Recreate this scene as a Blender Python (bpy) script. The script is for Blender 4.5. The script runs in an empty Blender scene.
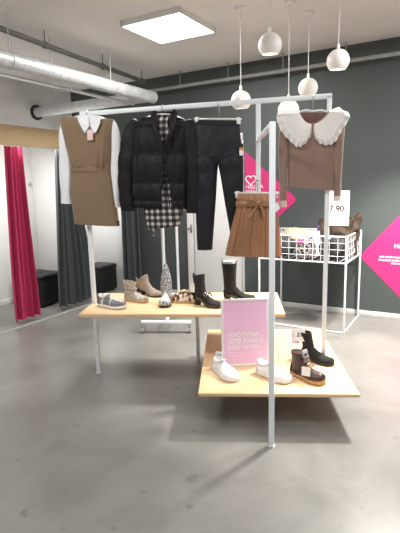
import bpy, bmesh, math, random
from mathutils import Vector, Matrix, noise
random.seed(7)
PI = math.pi
C = bpy.context.scene.collection
V = Vector

# ------------------------------------------------------------------ camera maths (surveying helper)
FPX, PITCH, ROLL = 459.6, .174, .0242
O = V((0, 0, 1.5))
cp, sp, cr, sr = math.cos(PITCH), math.sin(PITCH), math.cos(ROLL), math.sin(ROLL)
AR, AF, AU = V((1, 0, 0)), V((0, cp, -sp)), V((0, sp, cp))
def ray(u, v):
    x, y = u - 200, v - 266.5
    return AF + AR * ((x * cr - y * sr) / FPX) - AU * ((x * sr + y * cr) / FPX)
def onz(u, v, z):
    d = ray(u, v); return O + d * ((z - 1.5) / d.z)
def ony(u, v, y):
    d = ray(u, v); return O + d * (y / d.y)
WY = -.5271                                    # yaw of the back wall
WA = V((math.cos(WY), math.sin(WY), 0)); WN = V((-math.sin(WY), math.cos(WY), 0))
BACK, LEFT, HEAD, CEIL = 5.30, -5.25, -4.22, 2.926
STRIP_W, PANEL_W, KEY_W, AMB = 18, 46, 720, .30
def onn(u, v, n):                              # on a plane parallel to the back wall
    d = ray(u, v); return O + d * (n / d.dot(WN))
def wl(p): return p.dot(WA), p.dot(WN), p.z
def W(t, n, z=0): return WA * t + WN * n + V((0, 0, z))
RL, RR = V((-.854, 3.586, 0)), V((.863, 3.109, 0))        # the rack: left post, right post
RA = (RR - RL).normalized(); RN = V((-RA.y, RA.x, 0)); RY = math.atan2(RA.y, RA.x)
ZT = 2.05
def rk(u, v, off=0.0):                         # pixel -> (s along the rail, z) on the rack's plane
    d = ray(u, v); k = ((RL - O).dot(RN) + off) / d.dot(RN)
    p = O + d * k
    return (p - RL).dot(RA), p.z
def RP(s, off=0, z=0): return RL + RA * s + RN * off + V((0, 0, z))

# ------------------------------------------------------------------ materials
def mat(name, col, rough=.6, metal=0, emit=None, estr=0, spec=.5, var=.08, scale=12, bump=0, bscale=60, coat=0, sheen=0):
    m = bpy.data.materials.new(name); m.use_nodes = True
    n, l = m.node_tree.nodes, m.node_tree.links
    b = n['Principled BSDF']
    b.inputs['Roughness'].default_value = rough; b.inputs['Metallic'].default_value = metal
    b.inputs['Specular IOR Level'].default_value = spec
    b.inputs['Coat Weight'].default_value = coat; b.inputs['Sheen Weight'].default_value = sheen
    tc = n.new('ShaderNodeTexCoord')
    if var:
        t = n.new('ShaderNodeTexNoise'); t.inputs['Scale'].default_value = scale; t.inputs['Detail'].default_value = 5
        l.new(tc.outputs['Object'], t.inputs['Vector'])
        r = n.new('ShaderNodeValToRGB')
        r.color_ramp.elements[0].position = .3; r.color_ramp.elements[1].position = .7
        r.color_ramp.elements[0].color = tuple(c * (1 - var) for c in col) + (1,)
        r.color_ramp.elements[1].color = tuple(min(1, c * (1 + var)) for c in col) + (1,)
        l.new(t.outputs['Fac'], r.inputs['Fac']); l.new(r.outputs['Color'], b.inputs['Base Color'])
    else:
        b.inputs['Base Color'].default_value = tuple(col) + (1,)
    if bump:
        t2 = n.new('ShaderNodeTexNoise'); t2.inputs['Scale'].default_value = bscale; t2.inputs['Detail'].default_value = 4
        l.new(tc.outputs['Object'], t2.inputs['Vector'])
        bn = n.new('ShaderNodeBump'); bn.inputs['Strength'].default_value = bump; bn.inputs['Distance'].default_value = .01
        l.new(t2.outputs['Fac'], bn.inputs['Height']); l.new(bn.outputs['Normal'], b.inputs['Normal'])
    if emit:
        b.inputs['Emission Color'].default_value = tuple(emit) + (1,); b.inputs['Emission Strength'].default_value = estr
    return m
def ramp_on(m, tex, stops, const=False, vec='Object', sc=None):
    n, l = m.node_tree.nodes, m.node_tree.links; b = n['Principled BSDF']
    tc = n.new('ShaderNodeTexCoord'); src = tc.outputs[vec]
    if sc:
        mp = n.new('ShaderNodeMapping'); mp.inputs['Scale'].default_value = sc
        l.new(src, mp.inputs['Vector']); src = mp.outputs['Vector']
    l.new(src, tex.inputs['Vector'])
    r = n.new('ShaderNodeValToRGB'); e = r.color_ramp.elements
    if const: r.color_ramp.interpolation = 'CONSTANT'
    while len(e) < len(stops): e.new(.5)
    for q, (p, c) in zip(e, stops): q.position = p; q.color = tuple(c) + (1,)
    out = tex.outputs['Fac'] if 'Fac' in tex.outputs else tex.outputs[0]
    l.new(out, r.inputs['Fac']); l.new(r.outputs['Color'], b.inputs['Base Color'])
    return r

M = {}
M['wall_dark'] = mat('dark green grey paint', (.072, .085, .083), .5, var=.04, scale=2, bump=.05)
M['wall_white'] = mat('white paint', (.62, .61, .59), .7, var=.03, scale=2, bump=.05)
M['partition'] = mat('white panel', (.82, .82, .81), .5, var=.02, scale=2)
M['ceiling'] = mat('ceiling paint', (.80, .78, .75), .8, var=.05, scale=1.2, bump=.1, bscale=20)
M['trim'] = mat('light grey skirting', (.62, .62, .61), .5)
M['white_metal'] = mat('white powder coat', (.86, .90, .92), .35, var=.02)
M['white_plastic'] = mat('white plastic', (.85, .85, .84), .35, var=.02)
M['lamp_white'] = mat('white lamp shell', (.80, .78, .75), .4, var=.02)
M['glow'] = mat('lamp glow', (1, 1, 1), .5, emit=(1, .93, .82), estr=6, var=0)
M['panel_glow'] = mat('led diffuser', (1, 1, 1), .5, emit=(1, .99, .97), estr=7, var=0)
M['cord'] = mat('white cord', (.75, .75, .73), .5, var=0)
M['steel'] = mat('galvanised steel', (.66, .68, .68), .5, metal=.5, var=.12, scale=9)
M['dark_pipe'] = mat('dark pipe', (.16, .155, .15), .5, metal=.2)
M['pale_pipe'] = mat('painted conduit', (.33, .34, .33), .5)
M['black_hole'] = mat('dark collar', (.02, .02, .02), .9, var=0)
M['brown_dress'] = mat('brown suiting', (.22, .145, .085), .85, var=.05, bump=.15, bscale=250, sheen=.2)
M['white_shirt'] = mat('white cotton', (.80, .81, .83), .85, var=.02, bump=.1, bscale=120)
M['puffer'] = mat('black nylon', (.011, .010, .011), .62, var=.2, bump=.35, bscale=40, spec=.25)
M['trouser'] = mat('black coated trousers', (.011, .0125, .017), .6, var=.15, spec=.35, bump=.08, bscale=90)
M['tan'] = mat('tan leather', (.34, .165, .08), .42, var=.12, scale=7, bump=.5, bscale=28)
M['taupe_knit'] = mat('taupe knit', (.27, .172, .135), .9, var=.06, bump=.2, bscale=180, sheen=.3)
M['taupe_dark'] = mat('taupe lining', (.17, .09, .075), .9)
M['collar'] = mat('cream cotton', (.80, .775, .74), .9, var=.03, bump=.15, bscale=90)
M['cuff'] = mat('pale cuff', (.75, .62, .57), .85)
M['pink_curtain'] = mat('raspberry curtain', (.44, .010, .085), .8, var=.06, sheen=.3)
M['dark_curtain'] = mat('charcoal curtain', (.055, .063, .068), .85, var=.06, sheen=.15)
M['black'] = mat('black leatherette', (.012, .012, .013), .5)
M['pink'] = mat('magenta vinyl', (.60, .030, .18), .5, var=.02)
M['pale_pink'] = mat('pale pink print', (.90, .56, .80), .4, var=.02)
M['letters'] = mat('white lettering', (.88, .86, .87), .5, var=0)
M['ink'] = mat('black ink', (.03, .03, .03), .6, var=0)
M['card'] = mat('pale card', (.84, .70, .67), .6, var=.01)
M['paper'] = mat('white paper', (.85, .85, .84), .7, var=.01)
M['orange'] = mat('orange tag', (.75, .33, .06), .6, var=0)
M['pink_tag'] = mat('pale pink tag', (.80, .55, .52), .6, var=0)
M['white_leather'] = mat('white leather', (.84, .84, .85), .45, var=.02, bump=.05)
M['white_rubber'] = mat('white rubber', (.78, .78, .78), .6, var=.02)
M['grey_suede'] = mat('grey suede', (.17, .18, .19), .85, var=.15, scale=30)
M['pale_mesh'] = mat('pale grey mesh', (.60, .58, .56), .85, var=.08, scale=60)
M['taupe'] = mat('taupe suede', (.30, .25, .205), .85, var=.1, scale=25)
M['black_shiny'] = mat('black patent leather', (.010, .010, .011), .14, var=0, coat=.6)
M['black_knit'] = mat('black knit', (.012, .012, .013), .85, var=.1, bump=.3, bscale=150)
M['brown_boot'] = mat('dark brown leather', (.055, .026, .018), .4, var=.25, scale=18)
M['grey_felt'] = mat('grey lining', (.30, .30, .32), .9)
M['gum'] = mat('tan crepe sole', (.55, .33, .15), .7, var=.08, scale=40)
M['black_rubber'] = mat('black rubber', (.018, .018, .018), .6)
M['laces'] = mat('dark red laces', (.13, .035, .025), .7)
M['chrome'] = mat('chrome', (.7, .7, .72), .15, metal=1, var=0)
M['cream'] = mat('cream knit', (.40, .36, .25), .9, bump=.3, bscale=60)
M['kraft'] = mat('brown paper', (.055, .036, .022), .8, var=.15, scale=8)
M['purple'] = mat('purple print', (.13, .08, .34), .5)
M['red_cloth'] = mat('bright pink cloth', (.70, .05, .18), .8)
# birch plywood tops: long fine grain
def wood(name, c0, c1):
    m = mat(name, c0, .45, var=0)
    t = m.node_tree.nodes.new('ShaderNodeTexNoise'); t.inputs['Scale'].default_value = 3; t.inputs['Detail'].default_value = 8
    ramp_on(m, t, [(.3, c0), (.7, c1)], sc=(1.2, 22, 22)); return m
M['birch'] = wood('birch board', (.68, .465, .255), (.76, .55, .33))
M['plywood'] = wood('plywood header', (.50, .36, .20), (.56, .41, .24))
def pattern(name, stops, scale, rough=.8, kind='noise', const=True):
    m = mat(name, stops[0][1], rough, var=0)
    n = m.node_tree.nodes
    if kind == 'noise':
        t = n.new('ShaderNodeTexNoise'); t.inputs['Detail'].default_value = 2
    else:
        t = n.new('ShaderNodeTexVoronoi')
    t.inputs['Scale'].default_value = scale
    ramp_on(m, t, stops, const); return m
M['snake'] = pattern('snake print', [(0, (.10, .085, .07)), (.46, (.36, .30, .25)), (.52, (.48, .42, .36))], 70, const=False)
M['leopard'] = pattern('leopard print', [(0, (.03, .015, .01)), (.42, (.28, .15, .07)), (.50, (.72, .64, .55)), (.62, (.78, .72, .64))], 42)
M['glitter'] = pattern('silver glitter', [(0, (.03, .03, .032)), (.48, (.12, .12, .125)), (.60, (.70, .70, .72))], 120, .4, const=False)
M['floral'] = pattern('floral print', [(0, (.03, .03, .035)), (.47, (.62, .58, .56)), (.58, (.05, .05, .05)), (.66, (.62, .22, .25))], 34)
M['grey_print'] = pattern('dark grey print', [(0, (.02, .02, .022)), (.5, (.045, .045, .05)), (.6, (.02, .02, .022))], 26)
# plaid
def plaid():
    m = mat('black and white check', (.5, .5, .5), .85, var=0); n, l = m.node_tree.nodes, m.node_tree.links
    b = n['Principled BSDF']; tc = n.new('ShaderNodeTexCoord'); sx = n.new('ShaderNodeSeparateXYZ'); l.new(tc.outputs['Object'], sx.inputs[0])
    def band(o, per, duty):
        a = n.new('ShaderNodeMath'); a.operation = 'MULTIPLY'; a.inputs[1].default_value = 1 / per; l.new(o, a.inputs[0])
        f = n.new('ShaderNodeMath'); f.operation = 'FRACT'; l.new(a.outputs[0], f.inputs[0])
        g = n.new('ShaderNodeMath'); g.operation = 'LESS_THAN'; g.inputs[1].default_value = duty; l.new(f.outputs[0], g.inputs[0]); return g.outputs[0]
    s = n.new('ShaderNodeMath'); l.new(band(sx.outputs[0], .046, .55), s.inputs[0]); l.new(band(sx.outputs[2], .046, .55), s.inputs[1])
    h = n.new('ShaderNodeMath'); h.operation = 'MULTIPLY'; h.inputs[1].default_value = .5; l.new(s.outputs[0], h.inputs[0])
    r = n.new('ShaderNodeValToRGB'); r.color_ramp.interpolation = 'CONSTANT'; e = r.color_ramp.elements
    e.new(.7); e[0].position, e[1].position, e[2].position = 0, .3, .8
    e[0].color = (.62, .58, .55, 1); e[1].color = (.12, .11, .11, 1); e[2].color = (.012, .012, .012, 1)
    l.new(h.outputs[0], r.inputs[0]); l.new(r.outputs[0], b.inputs['Base Color']); return m
M['plaid'] = plaid()
# polished concrete
def concrete():
    m = mat('polished concrete', (.3, .3, .29), .3, var=0); n, l = m.node_tree.nodes, m.node_tree.links; b = n['Principled BSDF']
    tc = n.new('ShaderNodeTexCoord')
    t = n.new('ShaderNodeTexNoise'); t.inputs['Scale'].default_value = 1.9; t.inputs['Detail'].default_value = 9; t.inputs['Roughness'].default_value = .62
    t.inputs['Distortion'].default_value = .6
    l.new(tc.outputs['Object'], t.inputs['Vector'])
    r = n.new('ShaderNodeValToRGB'); e = r.color_ramp.elements; e.new(.5)
    for q, (p, c) in zip(e, [(.28, (.175, .171, .159)), (.50, (.222, .217, .204)), (.72, (.268, .263, .250))]): q.position = p; q.color = c + (1,)
    l.new(t.outputs['Fac'], r.inputs['Fac'])
    v = n.new('ShaderNodeTexNoise'); v.inputs['Scale'].default_value = 9; v.inputs['Detail'].default_value = 6
    l.new(tc.outputs['Object'], v.inputs['Vector'])
    r2 = n.new('ShaderNodeValToRGB'); r2.color_ramp.elements[0].position = .27; r2.color_ramp.elements[1].position = .36
    r2.color_ramp.elements[0].color = (.72, .70, .66, 1); r2.color_ramp.elements[1].color = (1, 1, 1, 1)
    l.new(v.outputs['Fac'], r2.inputs['Fac'])
    mx = n.new('ShaderNodeMix'); mx.data_type = 'RGBA'; mx.blend_type = 'MULTIPLY'; mx.inputs[0].default_value = 1
    l.new(r.outputs['Color'], mx.inputs[6]); l.new(r2.outputs['Color'], mx.inputs[7]); l.new(mx.outputs[2], b.inputs['Base Color'])
    rr = n.new('ShaderNodeMapRange'); rr.inputs[3].default_value = .22; rr.inputs[4].default_value = .42
    l.new(t.outputs['Fac'], rr.inputs[0]); l.new(rr.outputs[0], b.inputs['Roughness'])
    return m
M['concrete'] = concrete()

# ------------------------------------------------------------------ mesh helpers
def catmull(pts, n):
    out = []; k = len(pts)
    for i in range(n):
        t = i / (n - 1) * (k - 1); j = min(int(t), k - 2); f = t - j
        p = [pts[max(0, min(k - 1, j + d))] for d in (-1, 0, 1, 2)]
        out.append(tuple(.5 * (2 * p[1][a] + (p[2][a] - p[0][a]) * f + (2 * p[0][a] - 5 * p[1][a] + 4 * p[2][a] - p[3][a]) * f * f
                               + (3 * p[1][a] - p[0][a] - 3 * p[2][a] + p[3][a]) * f ** 3) for a in range(len(p[0]))))
    return out
class MB:
    def __init__(s): s.bm = bmesh.new()
    def box(s, c, d, rz=0, bev=0, mx=None):
        m = mx if mx else Matrix.Translation(V(c)) @ Matrix.Rotation(rz, 4, 'Z')
        r = bmesh.ops.create_cube(s.bm, size=1, matrix=m @ Matrix.Diagonal((d[0], d[1], d[2], 1)))
        if bev:
            es = {e for v in r['verts'] for e in v.link_edges}
            bmesh.ops.bevel(s.bm, geom=list(es), offset=bev, segments=2, affect='EDGES', profile=.5)
        return s
    def bar(s, p, q, w, h=None, up=(0, 0, 1), bev=.002):     # square bar from p to q
        p, q = V(p), V(q); d = q - p; L = d.length; z = d.normalized()
        u = V(up)
        if abs(z.dot(u)) > .95: u = V((RN.x, RN.y, 0))
        x = u.cross(z).normalized(); y = z.cross(x)
        m = Matrix(((x.x, y.x, z.x, 0), (x.y, y.y, z.y, 0), (x.z, y.z, z.z, 0), (0, 0, 0, 1))); m.translation = (p + q) / 2
        return s.box(None, (w, h or w, L), bev=bev, mx=m)
    def tube(s, pts, r, seg=10, cap=True):
        pts = [V(p) for p in pts]; rings = []
        prev = None
        for i, p in enumerate(pts):
            t = (pts[min(i + 1, len(pts) - 1)] - pts[max(0, i - 1)]).normalized()
            if prev is None:
                a = t.orthogonal().normalized()
            else:
                a = (prev - t * prev.dot(t)).normalized()
            prev = a; b = t.cross(a); rad = r[i] if isinstance(r, (list, tuple)) else r
            rings.append([p + (a * math.cos(2 * PI * k / seg) + b * math.sin(2 * PI * k / seg)) * rad for k in range(seg)])
        return s.loft(rings, cap)
    def loft(s, rings, cap=True, closed=True, keep=None):
        vs = [[s.bm.verts.new(V(p)) for p in r] for r in rings]; n = len(vs[0])
        for i in range(len(vs) - 1):
            for k in range(n if closed else n - 1):
                q = (vs[i][k], vs[i][(k + 1) % n], vs[i + 1][(k + 1) % n], vs[i + 1][k])
                if keep and not keep(sum((v.co for v in q), V()) / 4): continue
                try: s.bm.faces.new(q)
                except ValueError: pass
        if cap and closed:
            for r in ([vs[0], vs[-1]] if cap is True else [vs[0]] if cap == 'top' else [vs[-1]]):
                try: s.bm.faces.new(r)
                except ValueError: pass
        return s
    def lathe(s, prof, seg=32, c=(0, 0, 0), mx=None):
        c = V(c); rings = []
        for r, z in prof:
            ring = [V((r * math.cos(2 * PI * k / seg), r * math.sin(2 * PI * k / seg), z)) for k in range(seg)]
            rings.append([(mx @ p if mx else p) + c for p in ring])
        return s.loft(rings, cap=True)
    def prism(s, poly, h, mx=None):                           # polygon in XY extruded by h along Z, then mx
        mx = mx or Matrix()
        a = [s.bm.verts.new(mx @ V((x, y, 0))) for x, y in poly]; b = [s.bm.verts.new(mx @ V((x, y, h))) for x, y in poly]
        n = len(a); s.bm.faces.new(a); s.bm.faces.new(b)
        for k in range(n): s.bm.faces.new((a[k], a[(k + 1) % n], b[(k + 1) % n], b[k]))
        return s
    def build(s, name, m, parent=None, smooth=True, solid=0, sub=0, loc=None, rz=0):
        bmesh.ops.remove_doubles(s.bm, verts=s.bm.verts, dist=1e-6)
        bmesh.ops.recalc_face_normals(s.bm, faces=s.bm.faces)
        me = bpy.data.meshes.new(name); s.bm.to_mesh(me); s.bm.free()
        me.materials.append(M[m])
        if smooth: me.polygons.foreach_set('use_smooth', [True] * len(me.polygons))
        o = bpy.data.objects.new(name, me); C.objects.link(o)
        if parent: o.parent = parent
        if loc is not None: o.location = loc
        if rz: o.rotation_euler.z = rz
        if solid:
            md = o.modifiers.new('solid', 'SOLIDIFY'); md.thickness = solid; md.offset = 0
        if sub:
            md = o.modifiers.new('sub', 'SUBSURF'); md.levels = sub; md.render_levels = sub
        if smooth and not sub:
            try: me.set_sharp_from_angle(angle=math.radians(50))
            except Exception: pass
        return o
def tag(o, label, cat, group=None):
    o['label'] = label; o['category'] = cat
    if group: o['group'] = group
    return o
def struct(o): o['kind'] = 'structure'; return o
def thing(name, label, cat, loc=(0, 0, 0), rz=0, group=None):
    o = bpy.data.objects.new(name, None); C.objects.link(o); o.empty_display_size = .05
    o.location = loc; o.rotation_euler = (0, 0, rz); return tag(o, label, cat, group)
def text(name, body, size, m, parent, mx, align='LEFT', depth=.0015, bold=0):
    c = bpy.data.curves.new(name, 'FONT'); c.body = body; c.size = size; c.align_x = align; c.extrude = depth; c.offset = bold; c.space_line = .95
    t = bpy.data.objects.new('tmp', c); C.objects.link(t); bpy.context.view_layer.update()
    me = bpy.data.meshes.new_from_object(t.evaluated_get(bpy.context.evaluated_depsgraph_get()))
    bpy.data.objects.remove(t)
    me.materials.clear(); me.materials.append(M[m]); me.transform(mx)
    o = bpy.data.objects.new(name, me); C.objects.link(o)
    if parent: o.parent = parent
    return o
def nz(p, s=1, seed=0): return noise.noise(V(p) * s + V((seed * 7.3, seed * 3.1, seed)))

# ------------------------------------------------------------------ the room
def wbox(t0, t1, n0, n1, z0, z1, bev=0):
    m = MB(); m.box(W((t0 + t1) / 2, (n0 + n1) / 2, (z0 + z1) / 2), (abs(t1 - t0), abs(n1 - n0), z1 - z0), WY, bev); return m
struct(wbox(LEFT - .15, 3.6, -3.2, BACK + .15, -.1, 0).build('floor', 'concrete', smooth=False))
struct(wbox(LEFT - .15, 3.6, -3.2, BACK + .15, CEIL, CEIL + .1).build('ceiling', 'ceiling', smooth=False))
struct(wbox(LEFT - .15, 3.6, BACK, BACK + .15, 0, CEIL).build('wall_back', 'wall_dark', smooth=False))
struct(wbox(LEFT - .15, LEFT, -3.2, BACK, 0, CEIL).build('wall_left', 'wall_white', smooth=False))
DL, DR = wl(onn(195, 229, BACK))[0], wl(onn(243, 270, BACK))[0]
struct(wbox(DR + .02, 3.6, BACK - .016, BACK, 0, .062, .003).build('baseboard_back', 'trim'))
struct(wbox(-3.62, DL - .1, BACK - .016, BACK, 0, .062, .003).build('trim_back', 'trim'))
# changing rooms
struct(wbox(HEAD - .02, HEAD + .02, 1.6, BACK, 1.965, 2.175, .002).build('trim_1', 'plywood'))
struct(wbox(LEFT, HEAD + .01, BACK - .025, BACK, 0, 2.0, .002).build('wall_right', 'partition'))
for i, n in enumerate((4.47, 2.95, 1.72)):
    p = wbox(LEFT, HEAD - .16, n - .015, n + .015, 0, 2.17, .002).build('trim_%d' % (i + 2), 'partition'); struct(p)
struct(wbox(LEFT, LEFT + .016, 1.7, BACK - .03, 0, .07, .003).build('baseboard_left', 'trim'))
struct(wbox(HEAD - .03, HEAD + .03, 1.6, BACK - .4, 0, .004).build('trim_5', 'pale_pipe', smooth=False))
tag(MB().tube([W(HEAD - .045, 1.75, 1.985), W(HEAD - .045, BACK - .03, 1.985)], .008).build('curtain_rod', 'dark_pipe'),
    'thin dark rod behind the plywood header, carrying the changing room curtains', 'rod')
# white door in the back wall
d = wbox(DL, DR, BACK - .02, BACK, 0, 2.02, .003).build('door_1', 'partition'); struct(d)
f = MB()
for t0, t1, z0, z1 in ((DL - .10, DL - .012, 0, 2.12), (DR + .012, DR + .03, 0, 2.12), (DL - .10, DR + .03, 2.03, 2.12)):
    f.box(W((t0 + t1) / 2, BACK - .02, (z0 + z1) / 2), (t1 - t0, .04, z1 - z0), WY, .003)
f.build('door_frame', 'partition', d)
hp = onn(191, 228.5, BACK - .05); t0, _, zh = wl(hp)
MB().tube([W(t0, BACK - .02, zh), W(t0, BACK - .06, zh), W(t0 - .09, BACK - .06, zh)], .009).box(W(t0, BACK - .043, zh), (.035, .01, .12), WY, .003).build('door_handle', 'chrome', d)

# curtains: gathered cloth, closed wavy ribbon
def curtain(name, m, label, pts, zs, k, amp, seed, axis=WN, cross=WA):
    # pts: for each height (center point xy, half width) ; wave runs along axis
    base = V((pts[-1][0].x, pts[-1][0].y, zs[-1]))
    o_m = MB(); rings = []; NS = 90
    rows = catmull([(p.x, p.y, z, w) for (p, w), z in zip(pts, zs)], 14)
    for j, (x, y, z, w) in enumerate(rows):
        f, b = [], []
        for i in range(NS + 1):
            q = i / NS; s = (q * 2 - 1) * w
            wv = (math.sin(2 * PI * k * q + seed + .5 * math.sin(3 * q + j * .12)) + .35 * math.sin(2 * PI * k * 2.3 * q + seed * 2)) * amp * (1 + .5 * j / 13)
            p = V((x, y, z)) + axis * s + cross * wv
            f.append(p + cross * .003 - base); b.append(p - cross * .003 - base)
        rings.append(f + b[::-1])
    o_m.loft(rings)
    o = o_m.build(name, m, loc=base)
    return tag(o, label, 'curtain', None)
def cpt(u0, u1, v, t):                       # centre and half width on the changing rooms' front
    A, B = [], []
    for u in (u0, u1):
        d = ray(u, v); A.append(O + d * (t / d.dot(WA)))
    c = (A[0] + A[1]) / 2; return V((c.x, c.y, 0)), abs((A[1] - A[0]).dot(WN)) / 2
CT = HEAD - .09
curtain('curtain', 'pink_curtain', 'raspberry pink curtain gathered at the near changing room', [cpt(3, 19.5, 146, CT), cpt(6, 26, 210, CT), cpt(10, 34, 280, CT), cpt(13.5, 39, 323, CT)],
        (1.965, 1.3, .6, .05), 3.2, .032, .4)
curtain('curtain', 'dark_curtain', 'charcoal curtain hanging behind the brown dress', [cpt(55, 75, 150, CT), cpt(56, 80, 200, CT), cpt(58, 91, 270, CT), cpt(59, 95, 306, CT)],
        (1.965, 1.3, .6, .05), 5.5, .032, 1.7)
a3 = [onn(u, 240, BACK - .13) for u in (122, 141)]
c3 = (a3[0] + a3[1]) / 2; w3 = (a3[1] - a3[0]).length / 2
curtain('curtain', 'dark_curtain', 'narrow charcoal curtain hanging behind the black puffer jacket', [(V((c3.x, c3.y, 0)), w3 * .8), (V((c3.x, c3.y, 0)), w3 * .95), (V((c3.x, c3.y, 0)), w3)],
        (1.985, 1.0, .05), 3.5, .03, 2.2, axis=WA, cross=WN)
tag(MB().tube([W(HEAD + .03, BACK - .13, 1.99), W(HEAD + .55, BACK - .13, 1.99), W(HEAD + .55, BACK, 1.99)], .008).build('curtain_rod', 'dark_pipe'),
    'short dark rod over the narrow charcoal curtain beside the dark wall', 'rod')
# coat hooks and ottomans in the cubicles
def hook(t, n, z, dirv, label):
    p = W(t, n, z); o = thing('coat_hook', label, 'hook', p)
    m = MB(); m.tube([V((0, 0, 0)), dirv * .012], .016, 14); m.build('rose', 'chrome', o)
    m = MB(); m.tube([dirv * .01, dirv * .05 + V((0, 0, -.02)), dirv * .06 + V((0, 0, .01))], .005); m.tube([dirv * .01, dirv * .03 + V((0, 0, .03))], .005); m.build('peg', 'chrome', o)
d1 = ray(43, 184); hpt = O + d1 * ((LEFT) / d1.dot(WA))
hook(LEFT, min(wl(hpt)[1], 4.40), hpt.z, WA, 'chrome coat hook on the white wall beside the raspberry curtain')
def ottoman(t, n, sx, sn, h, label):
    o = thing('ottoman', label, 'ottoman', W(t, n, 0), WY, 'black box seats in the changing rooms')
    MB().box((0, 0, .03 + (h - .09) / 2), (sx - .02, sn - .02, h - .09), 0, .008).build('body', 'black', o)
    MB().box((0, 0, h - .03), (sx, sn, .06), 0, .018).build('cushion', 'black', o)
    for a in (-1, 1):
        for b in (-1, 1): MB().lathe([(.015, 0), (.018, .03)], 12, (a * (sx / 2 - .05), b * (sn / 2 - .05), 0)).build('foot', 'black_rubber', o)
ottoman(LEFT + .40, 4.10, .46, .40, .42, 'black box seat on the floor right of the raspberry curtain')
ottoman(LEFT + .27, 2.30, .42, .42, .44, 'black box seat left of the raspberry curtain at the photo edge')
ottoman(LEFT + .62, BACK - .30, .36, .40, .40, 'black box seat behind the charcoal curtain and brown dress')

# added strip lights, unseen behind the header, to brighten each cubicle
for n0, lb in ((3.72, 'added unseen strip light behind the plywood header, beside the raspberry curtain'), (4.88, 'added unseen strip light behind the plywood header, over the cubicle behind the brown dress'), (2.35, 'added unseen strip light behind the plywood header in the nearest changing room')):
    o = thing('added_strip_light', lb, 'strip light', W(HEAD - .02, n0, 2.09), WY, 'added changing room strip lights')
    MB().box((-.02, 0, 0), (.04, .7, .05), 0, .004).build('housing', 'white_plastic', o)
    MB().box((-.044, 0, 0), (.008, .66, .036), 0, .003).build('tube', 'panel_glow', o)
    L = bpy.data.lights.new('strip', 'AREA'); L.shape = 'RECTANGLE'; L.size = .036; L.size_y = .66; L.spread = math.radians(130); L.energy = STRIP_W; L.color = (1, .99, .97)
    lo = bpy.data.objects.new('added_strip_lamp', L); C.objects.link(lo); p = W(HEAD - .075, n0, 2.085)
    z = -(V((-WA.x, -WA.y, -1.3)).normalized()); y = V((WN.x, WN.y, 0)); x = y.cross(z)
    lo.matrix_world = Matrix(((x.x, y.x, z.x, p.x), (x.y, y.y, z.y, p.y), (x.z, y.z, z.z, p.z), (0, 0, 0, 1)))
# ------------------------------------------------------------------ ceiling: ducts, pipes, lamps
E_ = ony(153, 97.5, 5.75); et, en, ez = wl(E_)
DR_ = .066
duct = thing('ventilation_duct', 'long silver spiral duct under the ceiling, turning to the left wall', 'duct', (0, 0, 0))
m = MB(); st = W(et, en - 3.4, ez)
m.tube([st, W(et, en, ez)], DR_, 28)
m.build('main_pipe', 'steel', duct)
m = MB()
for k in range(34): m.tube([W(et, en - k * .1, ez) - WN * .003, W(et, en - k * .1, ez) + WN * .003], DR_ + .002, 28)
m.build('seam', 'steel', duct)
MB().tube([W(et + DR_ * .4, en - .09, ez), W(LEFT + .01, en - .09, ez)], DR_, 28).build('branch_pipe', 'steel', duct)
MB().tube([W(LEFT, en - .09, ez), W(LEFT + .02, en - .09, ez)], DR_ + .035, 28).build('collar', 'black_hole', duct)
for k in (.75, 2.0):
    p = W(et, en - k, ez); m = MB()
    m.tube([p + V((0, 0, DR_)), V((p.x, p.y, CEIL))], .004, 8); m.tube([p - WN * .012, p + WN * .012], DR_ + .005, 28); m.build('hanger', 'steel', duct)
tray = thing('cable_tray', 'pair of slim silver rails running below the long duct', 'rail')
for off in (.02, .10):
    MB().bar(W(et - .10 + off * .8 - .08, en - 3.4, ez - .072 - off * .30), W(et - .10 + off * .8 - .08, en - .25, ez - .072 - off * .30), .022, .022).build('rail', 'steel', tray)
for k in (1.35, 2.5):
    m = MB(); m.bar(W(et - .24, en - k, ez - .115), W(et + .02, en - k, ez - .115), .02, .012); m.tube([W(et - .22, en - k, ez - .115), W(et - .22, en - k, CEIL)], .004, 8); m.build('bracket', 'steel', tray)
# dark sprinkler pipe
P0, P1 = onz(45, 45, 2.80), onz(145, 82, 2.80)
dirp = (P1 - P0).normalized()
sp_ = thing('sprinkler_pipe', 'thin dark pipe hung just below the ceiling above the silver duct', 'pipe')
MB().tube([P0 - dirp * 3.2, P1], .024, 16).build('pipe', 'dark_pipe', sp_)
for q in (P0, P0.lerp(P1, .5), P1 - dirp * .08):
    m = MB(); m.tube([q, V((q.x, q.y, CEIL))], .005, 8); m.tube([q - dirp * .015, q + dirp * .015], .032, 16); m.build('hanger', 'dark_pipe', sp_)
# pale conduit along the back wall with its rods
cz = 2.735; cn = 5.16
cd = thing('conduit_pipe', 'pale conduit pipe hung on rods along the dark back wall', 'pipe')
MB().tube([W(wl(onn(136, 88, cn))[0], cn, cz), W(1.6, cn, cz)], .02, 14).build('pipe', 'pale_pipe', cd)
for u, v in ((180, 79), (228, 70), (283, 55), (346, 41)):
    t = wl(onn(u, v, cn))[0]
    m = MB(); m.tube([W(t, cn, cz), W(t, cn, CEIL)], .007, 8); m.tube([W(t - .015, cn, cz), W(t + .015, cn, cz)], .026, 14); m.build('hanger', 'pale_pipe', cd)
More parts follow.
